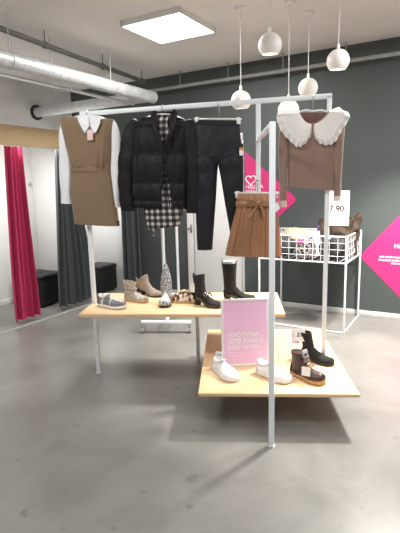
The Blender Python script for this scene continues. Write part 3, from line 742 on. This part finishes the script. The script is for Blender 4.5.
# ------------------------------------------------------------------ shoes (x forward, z up)
def hwid(t, W_, point=0):
    # half width of the footprint, heel 0 -> toe 1
    k = catmull([(0,), (.33,), (.37,), (.35,), (.36,), (.44,), (.5,), (.48,), (.38,), (.0,)], 101)
    base = k[int(round(max(0, min(1, t)) * 100))][0]
    if t < .06: base = .34 * math.sqrt(max(0, 1 - ((.06 - t) / .06) ** 2)) * 1.0
    if t > .88: base = (.42 - .1 * point) * math.sqrt(max(0, 1 - ((t - .88) / .12) ** 2)) if point < .5 else base * (1 - point * (t - .88) * 4)
    return max(.012, base) * W_
def skew(t, W_): return -.07 * W_ * math.sin(PI * t) * .6
def sole_mesh(L, W_, th, z0=0, grow=1.0, toe=.010, heel=0, tfun=None, t0=0, t1=1):
    n = 40; rings = []
    for j in range(n):
        t = t0 + (t1 - t0) * (.5 - .5 * math.cos(PI * j / (n - 1))); w = hwid(t, W_) * grow; y0 = skew(t, W_); x = (t - .5) * L * (1 + .02 * (grow - 1))
        zb = z0 + toe * max(0, (t - .72) / .28) ** 2 + (tfun(t) if tfun else 0); zt = zb + th
        ring = []
        for k in range(20):
            a = 2 * PI * k / 20; cx_, sz = math.cos(a), math.sin(a)
            ring.append(V((x, y0 + math.copysign(abs(cx_) ** .35, cx_) * w, (zb + zt) / 2 + math.copysign(abs(sz) ** .35, sz) * th / 2)))
        rings.append(ring)
    return MB().loft(rings)
def upper_rings(L, W_, prof, zs=.02, grow=.95, tfun=None, t0=0.0, t1=1.0, n=44):
    # prof: (t, top height)
    rings = []
    for j in range(n):
        t = t0 + (t1 - t0) * (.5 - .5 * math.cos(PI * j / (n - 1)))
        for q in range(len(prof) - 1):
            if prof[q][0] <= t <= prof[q + 1][0]:
                f = (t - prof[q][0]) / (prof[q + 1][0] - prof[q][0]); f = f * f * (3 - 2 * f); h = prof[q][1] + (prof[q + 1][1] - prof[q][1]) * f; break
        w = hwid(t, W_) * grow; y0 = skew(t, W_); x = (t - .5) * L * .985; zb = zs + (tfun(t) if tfun else 0) + .010 * max(0, (t - .72) / .28) ** 2
        h = h * (1 if .03 < t < .985 else .6)
        ring = []; tw = .55 if h > .06 else .75
        for k in range(25):
            a = PI * k / 24; s = math.sin(a) ** .8; c = math.cos(a)
            ww = w * (1 - (1 - tw) * s ** 2 * (h / .09 if h < .09 else 1)) + .004 * math.sin(PI * min(1, s))
            ring.append(V((x, y0 + c * ww, zb + h * s)))
        rings.append(ring)
    return rings
def shaft(mb, rows, n=26, seg=30, rim=.006, wr_=0, slant=0):
    # rows (z, cx, rx, ry): outer wall up, over the rim and down inside
    R = catmull(rows, n); rings = []
    def ring(z, cx_, rx, ry, j):
        return [V((cx_ + math.cos(2 * PI * k / seg) * rx * (1 + wr_ * math.sin(j * 1.3 + k * .6)), math.sin(2 * PI * k / seg) * ry, z + slant * math.cos(2 * PI * k / seg) * max(0, (j / n) - .5))) for k in range(seg)]
    for j, (z, cx_, rx, ry) in enumerate(R): rings.append(ring(z, cx_, rx, ry, j))
    z, cx_, rx, ry = R[-1]; rings.append(ring(z, cx_, rx - rim, ry - rim, n)); rings.append(ring(z - .05, cx_, rx - rim - .002, ry - rim - .002, n))
    mb.loft(rings); return mb
def shoe_thing(name, label, cat, u, v, z, yaw, group):
    p = onz(u, v, z); return thing(name, label, cat, (p.x, p.y, z), yaw, group)
def lace(o, L, W_, prof_top, t0, t1, n, m, y=.5):
    mb = MB()
    for i in range(n):
        t = t0 + (t1 - t0) * i / (n - 1); z = prof_top(t); w = W_ * .16
        x = (t - .5) * L
        mb.tube([V((x, skew(t, W_) - w, z - .008)), V((x + .004, skew(t, W_), z + .004)), V((x, skew(t, W_) + w, z - .008))], .003, 6)
        if i < n - 1:
            x2 = (t0 + (t1 - t0) * (i + 1) / (n - 1) - .5) * L; z2 = prof_top(t0 + (t1 - t0) * (i + 1) / (n - 1))
            mb.tube([V((x, skew(t, W_) - w, z - .006)), V(((x + x2) / 2, skew(t, W_), (z + z2) / 2 + .004)), V((x2, skew(t, W_) + w, z2 - .006))], .0025, 6)
    mb.build('laces', m, o)
def card(o, p, w, h, rz, m='paper', tilt=0, name='price_tag'):
    mx = Matrix.Translation(V(p)) @ Matrix.Rotation(rz, 4, 'Z') @ Matrix.Rotation(tilt, 4, 'X')
    mb = MB(); mb.box(None, (w, .0016, h), mx=mx); c = mb.build(name, m, o, smooth=False); return c, mx
UP, LO = 'shoes on the upper shelf', 'shoes on the low shelf'
SNK = [(0, .064), (.08, .062), (.22, .052), (.36, .066), (.45, .070), (.62, .055), (.80, .044), (.93, .034), (1, .016)]
def sneaker(label, u, v, z, yaw, group, L, W_, mu, ms, ml, mt=None, extra=None):
    o = shoe_thing('sneaker', label, 'sneaker', u, v, z, yaw, group)
    sole_mesh(L, W_, .026, 0, 1.03, .008).build('sole', ms, o)
    MB().loft(upper_rings(L, W_, SNK, .02)).build('upper', mu, o)
    # padded collar ring round the opening and dark inside
    mb = MB(); pts = []
    for k in range(25):
        a = 2 * PI * k / 24; x = -.5 * L + L * (.20 + .155 * math.cos(a)); y = W_ * .235 * math.sin(a) - .01 * W_
        pts.append((x, y, .078 - .008 * math.sin(a) ** 2 + (.010 if math.cos(a) < -.5 else .004)))
    mb.tube(pts, .0095, 10); mb.build('collar', mu, o)
    MB().lathe([(.001, .076), (.9, .076), (.9, .072)], 24, mx=Matrix.Translation((-.5 * L + L * .20, -.01 * W_, 0)) @ Matrix.Diagonal((L * .150, W_ * .22, 1, 1))).build('lining', mt or mu, o)
    # tongue
    mb = MB(); mb.box(None, (.055, W_ * .30, .008), bev=.003, mx=Matrix.Translation((L * -.10, -.01, .094)) @ Matrix.Rotation(-.55 + PI, 4, 'Y')); mb.build('tongue', mu, o)
    def top(t): return .02 + .078 - .05 * max(0, (t - .36)) / .34 * 1.0 - (.004 if t < .4 else 0)
    lace(o, L, W_, top, .40, .62, 5, ml)
    return o
# 1 grey sneaker
o = sneaker('grey and white running sneaker, leftmost on the upper shelf', 112, 307, .5952, -.55, UP, .262, .105, 'pale_mesh', 'white_rubber', 'paper', 'black_knit')
mb = MB(); R = upper_rings(.262, .10, SNK, .0205, .975, t0=.62, t1=1.0, n=16)
mb.loft([[p for p in r[:9]] + [p for p in r[16:]] for r in R], closed=False, cap=False)
mb.build('toe_guard', 'grey_suede', o, solid=.004)
for a, b in ((.02, .2), (.30, .56)):
    mb = MB(); R = upper_rings(.262, .10, SNK, .0205, .98, t0=a, t1=b, n=12); mb.loft([r[:9] for r in R], closed=False, cap=False); mb.loft([r[16:] for r in R], closed=False, cap=False); mb.build('side_panel', 'grey_suede', o, solid=.004)
def boot(name, label, u, v, z, yaw, group, L, W_, mu, ms, prof, shrows, sole=.014, heelh=0, wr_=0, slant=0, heelw=.8, hm=None, lining=None, rim=.006):
    o = shoe_thing(name, label, 'boot', u, v, z, yaw, group)
    tf = (lambda t: heelh * (1 - min(1, max(0, (t - .22) / .42)) ** 1.0) if t < .64 else 0) if heelh else None
    if tf:
        tf0 = tf
        def tf(t): 
            f = min(1, max(0, (t - .20) / .45)); return heelh * (1 - f * f * (3 - 2 * f))
    sole_mesh(L, W_, sole, 0, 1.02, .006, tfun=tf).build('sole', ms, o)
    if heelh:
        n = 12; rings = []
        for q, (zz, f) in enumerate(((0, heelw), (heelh * .5, heelw * .97), (heelh + .004, 1.0))):
            rings.append([V(((.13 - .5) * L + math.cos(2 * PI * k / 20) * L * .125 * f - (1 - f) * L * .03, math.sin(2 * PI * k / 20) * W_ * .33 * f, zz)) for k in range(20)])
        MB().loft(rings).build('heel', hm or ms, o)
    mb = MB(); mb.loft(upper_rings(L, W_, prof, sole * .8, .96, tfun=tf))
    shaft(mb, shrows, wr_=wr_, slant=slant, rim=rim); mb.build('upper', mu, o)
    if lining:
        zz, cx_, rx, ry = shrows[-1]
        MB().lathe([(.001, zz - .03), (.97, zz - .03), (.97, zz - .04)], 24, mx=Matrix.Translation((cx_, 0, 0)) @ Matrix.Diagonal((rx - .006, ry - .006, 1, 1))).build('lining', lining, o)
    return o
BP = [(0, .07), (.2, .085), (.42, .085), (.55, .062), (.75, .044), (.93, .034), (1, .016)]
# 2 snake ankle boot
o = boot('ankle_boot', 'beige snake print ankle boot, second from the left on the upper shelf', 136.5, 301, .5952, -.62, UP, .235, .09, 'snake', 'gum', BP,
         [(.05, -.060, .056, .038), (.09, -.062, .054, .038), (.125, -.065, .056, .040), (.150, -.068, .062, .043)], slant=-.02, lining='gum')
MB().tube([(-.058 + .056 * math.cos(a), .040 * math.sin(a), .095) for a in [2 * PI * k / 24 for k in range(25)]], .006, 8).build('strap', 'taupe', o)
# 3 taupe boot, behind
o = boot('ankle_boot', 'plain taupe suede ankle boot behind the snake print one', 151, 295.5, .5952, -.62, UP, .235, .088, 'taupe', 'black_rubber', BP,
         [(.07, -.062, .052, .038), (.10, -.072, .054, .039), (.12, -.088, .058, .042), (.138, -.100, .062, .045)], heelh=.035, slant=.08)
MB().box((-.158, 0, .125), (.004, .018, .03), 0, .001).build('pull_tab', 'taupe', o)
# 4 glitter sock boot facing front
o = boot('sock_boot', 'silver glitter sock boot with pale toe, facing forward', 166, 304.5, .5952, -PI / 2 - .05, UP, .225, .098, 'glitter', 'black_rubber',
         [(0, .07), (.2, .09), (.42, .09), (.55, .064), (.75, .05), (.93, .04), (1, .02)],
         [(.05, -.052, .050, .040), (.10, -.056, .046, .044), (.16, -.060, .040, .044), (.22, -.064, .030, .036), (.27, -.068, .019, .022), (.305, -.070, .012, .012)], wr_=.03, rim=.004)
mb = MB(); mb.loft(upper_rings(.212, .092, [(0, .07), (.2, .09), (.42, .09), (.55, .067), (.75, .053), (.93, .043), (1, .023)], .011, .98, t0=.48, t1=1.0, n=22)); mb.build('toe', 'card', o)
mb = MB(); mb.loft(upper_rings(.216, .094, [(0, .07), (.5, .04), (.75, .028), (.93, .026), (1, .024)], .009, 1.0, t0=.78, t1=1.0, n=14)); mb.build('toe_guard', 'black', o)
MB().tube([(-.088, 0, .29), (-.092, 0, .335), (-.082, 0, .335), (-.078, 0, .29)], .004, 6).build('pull_tab', 'taupe', o)
# 5 leopard loafer
LP = [(0, .060), (.10, .058), (.25, .045), (.42, .050), (.6, .046), (.8, .036), (.93, .028), (1, .014)]
o = shoe_thing('loafer', 'leopard print loafer between glitter boot and black heeled boot', 'shoe', 184.5, 302, .5952, PI - .25, UP)
o.scale = (1.12, 1.15, 1.45)
sole_mesh(.235, .092, .012, 0, 1.02).build('sole', 'gum', o); MB().loft(upper_rings(.235, .092, LP, .010)).build('upper', 'leopard', o)
MB().lathe([(.001, .066), (.95, .066), (.95, .056)], 24, mx=Matrix.Translation((-.055, 0, 0)) @ Matrix.Diagonal((.045, .022, 1, 1))).build('lining', 'taupe_dark', o)
MB().tube([(-.058 + .05 * math.cos(a), .026 * math.sin(a), .062 + (.010 if math.cos(a) < -.3 else 0)) for a in [2 * PI * k / 24 for k in range(25)]], .004, 8).build('collar', 'cream', o)
MB().box(None, (.03, .062, .006), bev=.002, mx=Matrix.Translation((.012, 0, .062)) @ Matrix.Rotation(.15, 4, 'Y')).build('saddle_strap', 'gum', o)
# 6 black patent heeled ankle boot
o = boot('ankle_boot', 'black patent ankle boot with block heel and buckle, behind the pink sign', 208, 306, .5952, -.68, UP, .262, .088, 'black_knit', 'black_rubber', BP,
         [(.06, -.066, .050, .036), (.12, -.072, .044, .036), (.18, -.080, .046, .039), (.232, -.086, .052, .042)], heelh=.04, slant=.02)
mb = MB(); tf = lambda t: .04 * (1 - min(1, max(0, (t - .20) / .45)) ** 2 * (3 - 2 * min(1, max(0, (t - .20) / .45)))); mb.loft(upper_rings(.248, .092, [(p[0], p[1] * .80) for p in BP], .010, .99, tfun=tf)); mb.build('vamp', 'black_shiny', o)
MB().tube([(.0 + .004 * math.sin(a), .044 * math.cos(a), .070 + .028 * math.sin(a)) for a in [PI * k / 16 for k in range(17)]], .006, 8).build('strap', 'black_shiny', o)
MB().tube([(.0 + .014 * math.cos(a), -.030 - .004 * math.sin(a), .096 + .014 * math.sin(a)) for a in [2 * PI * k / 12 for k in range(13)]], .003, 6).build('buckle', 'chrome', o)
MB().box((-.134, 0, .225), (.004, .02, .035), 0, .001).build('pull_tab', 'black_shiny', o)
card(o, (-.122, -.034, .135), .05, .07, -.2)
# 7 tall black boot
o = boot('boot', 'tall black leather boot, last on the right of the upper shelf', 239.5, 300.5, .5952, -.30, UP, .26, .094, 'black_knit', 'black_rubber', BP,
         [(.05, -.070, .054, .040), (.12, -.076, .050, .038), (.20, -.078, .052, .042), (.30, -.080, .060, .050)], heelh=.03, slant=-.0)
tf = lambda t: .03 * (1 - min(1, max(0, (t - .20) / .45)) ** 2 * (3 - 2 * min(1, max(0, (t - .20) / .45))))
mb = MB(); mb.loft(upper_rings(.263, .098, [(p[0], p[1] * .86) for p in BP], .010, .99, tfun=tf)); mb.build('vamp', 'black_shiny', o)
shaft(MB(), [(.285, -.080, .050, .041), (.30, -.080, .051, .042), (.318, -.080, .050, .042)], n=8).build('paper_filling', 'paper', o)
for sx in (-1, 1): MB().box((-.080 + sx * .057, 0, .305), (.004, .02, .04), 0, .001).build('pull_tab', 'black_shiny', o)

# low shelf: white sneakers
o = sneaker('white lace-up sneaker with a tag, left on the low shelf', 226.5, 373.5, ZL, -1.12, LO, .278, .116, 'white_leather', 'white_rubber', 'paper', 'pale_mesh')
o.location = onz(225.5, 375, ZL)
c, mx = card(o, (-.075, -.005, .118), .05, .045, .80, tilt=-.15)
text('tag_print', '24', .03, 'ink', o, mx @ Matrix.Translation((-.016, -.0012, -.010)) @ Matrix.Rotation(PI / 2, 4, 'X'), depth=.0004)
o = sneaker('white low sneaker behind the front post on the low shelf', 273.5, 377.5, ZL, -.85, LO, .275, .114, 'white_leather', 'white_rubber', 'paper', 'pale_mesh')
# black sock boot behind, brown boot in front
o = boot('sock_boot', 'black knit sock boot with white tag, behind the brown lace-up boot', 317, 361.5, ZL, -.80, LO, .26, .090, 'black_knit', 'black_rubber', BP,
         [(.05, -.066, .050, .038), (.10, -.074, .044, .037), (.15, -.086, .043, .038), (.20, -.100, .046, .040)], slant=.0, sole=.02)
c, mx = card(o, (-.120, -.045, .185), .080, .092, .55, tilt=-.30)
text('tag_print', '37', .042, 'ink', o, mx @ Matrix.Translation((-.018, -.0012, -.016)) @ Matrix.Rotation(PI / 2, 4, 'X'), depth=.0004, bold=.001)
c, mx = card(o, (-.15, -.052, .165), .06, .105, .95, tilt=-.12, name='label')
o = boot('hiking_boot', 'dark brown lace-up ankle boot with tan crepe sole and white tag', 307.5, 379, ZL, -.90, LO, .262, .102, 'brown_boot', 'gum',
         [(0, .085), (.2, .10), (.40, .098), (.52, .075), (.65, .056), (.85, .050), (.95, .040), (1, .02)],
         [(.06, -.062, .058, .042), (.10, -.066, .056, .041), (.135, -.070, .056, .042), (.155, -.072, .058, .043)], sole=.028, lining='grey_felt')
MB().lathe([(1.0, .150), (1.05, .160), (1.0, .168), (.9, .160)], 26, mx=Matrix.Translation((-.072, 0, 0)) @ Matrix.Diagonal((.056, .042, 1, 1))).build('padded_collar', 'brown_boot', o)
MB().box(None, (.012, .052, .085), bev=.004, mx=Matrix.Translation((-.018, 0, .150)) @ Matrix.Rotation(-.35, 4, 'Y')).build('tongue', 'grey_felt', o)
mb = MB()
for i in range(5):
    t = i / 4; x = .035 - .055 * t; z = .098 + .068 * t - .01 * (t * (1 - t)) * 4
    mb.tube([V((x - .012, -.034, z - .012)), V((x + .006, -.012, z + .004)), V((x + .006, .012, z + .004)), V((x - .012, .034, z - .012))], .0036, 6)
mb.tube([V((-.01, -.03, .15)), V((.0, -.045, .12)), V((.01, -.048, .10))], .003, 6)
mb.build('laces', 'laces', o)
card(o, (.035, -.062, .080), .055, .058, .45, tilt=-.1)

# ------------------------------------------------------------------ pink sign in a white frame on the low shelf
a, b = onz(222, 366.5, ZL), onz(269.5, 365, ZL)
sg = thing('sign_frame', 'pale pink shop sign in a white frame, leaning on the low shelf', 'sign', (a + b) / 2, math.atan2(b.y - a.y, b.x - a.x))
w = (b - a).length; dtop = ray(219, 300); lean = -.05
# height: solve so that the top edge meets the sight line
best = min(((abs(((a + V((0, math.sin(-lean) * h * .01, math.cos(lean) * h * .01)) - O).normalized()).angle(dtop)), h) for h in range(20, 60)))[1] * .01
SH = best
mx0 = Matrix.Rotation(lean, 4, 'X')
fw = .016
m = MB()
for x, z, dx, dz in ((-w / 2 + fw / 2, SH / 2, fw, SH), (w / 2 - fw / 2, SH / 2, fw, SH), (0, fw / 2, w - 2 * fw, fw), (0, SH - fw / 2, w - 2 * fw, fw)):
    m.box(None, (dx, .014, dz), bev=.002, mx=mx0 @ Matrix.Translation((x, 0, z)))
m.build('frame', 'white_plastic', sg)
MB().box(None, (w - 2 * fw + .002, .006, SH - 2 * fw + .002), mx=mx0 @ Matrix.Translation((0, .001, SH / 2))).build('poster', 'pale_pink', sg, smooth=False)
T = Matrix.Rotation(PI / 2, 4, 'X')
for body, fz, sz, bo in (('НАСТУПИ', .440, .039, .0012), ('ДЛЯ РАМ И', .345, .039, .0012), ('МАГНИТИ', .250, .039, .0012), ('для тих, хто любить речі', .195, .016, 0), ('і нове життя', .150, .016, 0)):
    text('lettering', body, sz * w / .30, 'letters', sg, mx0 @ Matrix.Translation((-w / 2 + .045, -.0025, SH * fz)) @ T, depth=.0008, bold=bo)
m = MB(); m.bar((mx0 @ V((0, .008, SH * .72))), V((0, .03 + SH * .30, .008)), .05, .006); m.build('easel_stand', 'gum', sg)

# ------------------------------------------------------------------ white rolling rail behind the shelf
c0, c1 = onz(143, 333, 0), onz(190, 333, 0); cm = (c0 + c1) / 2
rr = thing('rolling_rail', 'white rolling garment rail on casters behind the upper shelf', 'garment rail', cm, math.atan2(c1.y - c0.y, c1.x - c0.x))
hw = (c1 - c0).length / 2; far = 1.0
ang = rr.rotation_euler.z; dxy = ony(178, 270, cm.y + far) - cm; fx = dxy.x * math.cos(ang) + dxy.y * math.sin(ang)
px0 = (ony(164.8, 290, cm.y) - cm).x
for y, xo in ((0, 0), (far, fx - px0)):
    MB().box((xo, y, .118), (hw * 2 + .03, .045, .035), 0, .006).build('foot', 'white_metal', rr)
    MB().tube([(xo + px0, y, .12), (xo + px0, y, 1.38)], .017, 16).build('post', 'white_metal', rr)
    for sx in (-1, 1):
        cst = MB().box((xo + sx * hw, y, .082), (.030, .040, .038), 0, .003).build('caster', 'pale_pipe', rr)
        MB().tube([(xo + sx * hw - .012, y + .006, .034), (xo + sx * hw + .012, y + .006, .034)], .034, 20).build('wheel', 'grey_felt', cst)
MB().tube([(px0, -.05, 1.385), (px0 + (fx - px0) * 1.0, far + .05, 1.385)], .016, 14).build('top_rail', 'white_metal', rr)
MB().tube([(px0, 0, .118), (px0 + fx - px0, far, .118)], .012, 12).build('base_rail', 'white_metal', rr)

# ------------------------------------------------------------------ wire basket table
bt1, bt0, bn0, bn1 = -.99, -1.90, 4.53, 5.22
ZR, ZBK = 0, 0
fr = W(bt1, bn0); d_ = ray(343.5, 237); k = (fr - O).dot(V((d_.x, d_.y, 0))) / (d_.x ** 2 + d_.y ** 2); ZR = (O + d_ * k).z
d_ = ray(344, 263.5); ZBK = (O + d_ * ((fr - O).dot(V((d_.x, d_.y, 0))) / (d_.x ** 2 + d_.y ** 2))).z
bw, bd = bt1 - bt0, bn1 - bn0
bk = thing('wire_basket_stand', 'white wire bargain basket on tall legs by the back wall', 'basket', W(bt0, bn0), WY)
for x in (0, bw):
    for y in (0, bd): MB().bar((x, y, 0), (x, y, ZR), .016).build('leg', 'white_metal', bk)
for nm, z in (('base_rail', .012), ('shelf_rail', ZBK), ('rim', ZR)):
    for p, q in (((0, 0), (bw, 0)), ((bw, 0), (bw, bd)), ((0, bd), (bw, bd)), ((0, 0), (0, bd))):
        if nm == 'base_rail' and p == (0, bd): continue
        MB().bar((p[0], p[1], z), (q[0], q[1], z), .014).build(nm, 'white_metal', bk)
def grid(name, p, q, n, rows):
    m = MB()
    for i in range(1, n):
        f = i / n; m.tube([(p[0] + (q[0] - p[0]) * f, p[1] + (q[1] - p[1]) * f, ZBK), (p[0] + (q[0] - p[0]) * f, p[1] + (q[1] - p[1]) * f, ZR)], .0026, 6)
    for j in range(1, rows): z = ZBK + (ZR - ZBK) * j / rows; m.tube([(p[0], p[1], z), (q[0], q[1], z)], .0026, 6)
    m.build(name, 'white_metal', bk)
grid('wire_side', (0, 0), (bw, 0), 11, 4); grid('wire_side', (bw, 0), (bw, bd), 9, 4); grid('wire_side', (0, bd), (bw, bd), 11, 4); grid('wire_side', (0, 0), (0, bd), 9, 4)
m = MB()
for i in range(1, 12): m.tube([(bw * i / 12, 0, ZBK), (bw * i / 12, bd, ZBK)], .0026, 6)
m.build('wire_bottom', 'white_metal', bk)
def blob(name, label, cat, m, c, r, seed, amp=.25, group=None):
    bm_ = MB(); bmesh.ops.create_icosphere(bm_.bm, subdivisions=5, radius=1)
    zmin = 9
    for v in bm_.bm.verts:
        p = v.co.copy(); s = 1 + amp * nz(p, 1.6, seed) + amp * .6 * abs(nz(p, 3.7, seed + 3)) + .06 * nz(p, 9, seed)
        p = V([math.copysign(abs(q) ** .75, q) for q in p]) * s
        v.co = V((p.x * r[0], p.y * r[1], p.z * r[2])); zmin = min(zmin, v.co.z)
    for v in bm_.bm.verts: v.co.z -= zmin
    o = bm_.build(name, m, loc=W(bt0 + .07 + c[0], bn0 + c[1], c[2]), rz=WY)
    return tag(o, label, cat, group)
zb = ZBK + .008; BG = 'bargain clothes in the wire basket'
blob('folded_garment', 'black crumpled garment at the left end of the wire basket', 'garment', 'grey_print', (.14, .17, zb), (.10, .12, .10), 1, group=BG)
blob('folded_garment', 'white floral printed garment in the middle of the wire basket', 'garment', 'floral', (.40, .13, zb), (.10, .085, .105), 2, group=BG)
blob('folded_garment', 'black garment at the right end of the wire basket', 'garment', 'grey_print', (.67, .16, zb), (.11, .11, .10), 3, group=BG)
blob('folded_garment', 'cream knitted garment heaped on top at the basket left', 'garment', 'cream', (.20, .47, zb + .03), (.17, .13, .112), 4, .2, group=BG)
blob('folded_garment', 'small bright pink cloth among the dark clothes in the basket', 'garment', 'red_cloth', (.36, .045, zb + .165), (.045, .02, .02), 6, group=BG)
# brown paper bag: creased open sack
mb = MB(); rings = []
for j in range(22):
    t = j / 21; ring = []
    for k in range(60):
        a = 2 * PI * k / 60; rr_ = (.175 + .03 * t + .016 * t * math.sin(5 * a + 1)) * (1 + .16 * nz((math.cos(a) * 2, math.sin(a) * 2, t * 4), 1.2, 9) + .10 * nz((math.cos(a) * 5, math.sin(a) * 5, t * 8), 1, 5))
        c, s = math.cos(a), math.sin(a)
        top = .40 + .035 * c + .02 * math.sin(3 * a + .6) + .05 * nz((c * 3, s * 3, 0), 1, 2)
        ring.append(V((math.copysign(abs(c) ** .7, c) * rr_, math.copysign(abs(s) ** .7, s) * rr_ * .7, t * top)))
    rings.append(ring)
inner = [[V((p.x * .93, p.y * .93, p.z)) for p in r] for r in rings[::-1]][:18]
mb.loft(rings + inner)
tag(mb.build('paper_bag', 'kraft', loc=W(bt0 + .735, bn0 + .44, zb), rz=WY), 'crumpled brown paper bag sticking out of the wire basket', 'bag')
bxp = W(bt0 + .53, bn0 + .40, zb)
o = tag(MB().box((0, 0, .15), (.12, .16, .30), 0, .003).build('carton', 'purple', loc=W(bt0 + .53, bn0 + .60, zb), rz=WY), 'purple carton upright behind the price card in the basket', 'box')
o = tag(MB().box((0, 0, .1325), (.14, .10, .265), 0, .003).build('carton', 'paper', loc=W(bt0 + .485, bn0 + .34, zb), rz=WY), 'white carton upright in the middle of the wire basket', 'box')
# price card on the basket rim
ca, cb = onn(325.5, 191, bn0 - .03), onn(348.5, 226, bn0 - .03)
ta, _, za = wl(ca); tb, _, zb_ = wl(cb)
pc = thing('price_card', 'pale price card reading 7.90 clipped above the basket rim', 'price card', W((ta + tb) / 2, bn0 - .02, ZR), WY)
cw, ch, zc_ = tb - ta, za - zb_, (za + zb_) / 2 - ZR
MB().box((0, 0, zc_), (cw, .004, ch), 0, .001).build('card', 'card', pc, smooth=False)
m = MB(); m.bar((-.08, .008, -.03), (-.08, .008, zc_), .012, .006); m.box((-.08, .01, -.01), (.04, .03, .03), 0, .003); m.build('holder_clip', 'white_plastic', pc)
T2 = Matrix.Rotation(PI / 2, 4, 'X')
for body, x, z, sz, bo in (('7.90', -.045, -.03, .082, .002), ('Все', -.05, .105, .034, 0), ('по одній', -.05, .07, .028, 0), ('ціні', -.05, .04, .028, 0)):
    text('lettering', body, sz, 'ink', pc, Matrix.Translation((x - .03, -.0024, zc_ + z)) @ T2, depth=.0006, bold=bo)

# ------------------------------------------------------------------ camera, world, colour
cam = bpy.data.cameras.new('camera'); co = bpy.data.objects.new('camera', cam); C.objects.link(co)
X = AR * cr - AU * sr; Y = AU * cr + AR * sr
mw = Matrix(((X.x, Y.x, -AF.x, 0), (X.y, Y.y, -AF.y, 0), (X.z, Y.z, -AF.z, 1.5), (0, 0, 0, 1)))
co.matrix_world = mw
cam.sensor_fit = 'VERTICAL'; cam.sensor_height = 24; cam.lens = 24 * FPX / 533; cam.clip_start = .05
sc = bpy.context.scene; sc.camera = co
w = bpy.data.worlds.new('world'); sc.world = w; w.use_nodes = True
w.node_tree.nodes['Background'].inputs[0].default_value = (.97, .98, 1, 1); w.node_tree.nodes['Background'].inputs[1].default_value = AMB
sc.view_settings.view_transform = 'Standard'; sc.view_settings.look = 'None'; sc.view_settings.gamma = 1; sc.view_settings.exposure = 0.06
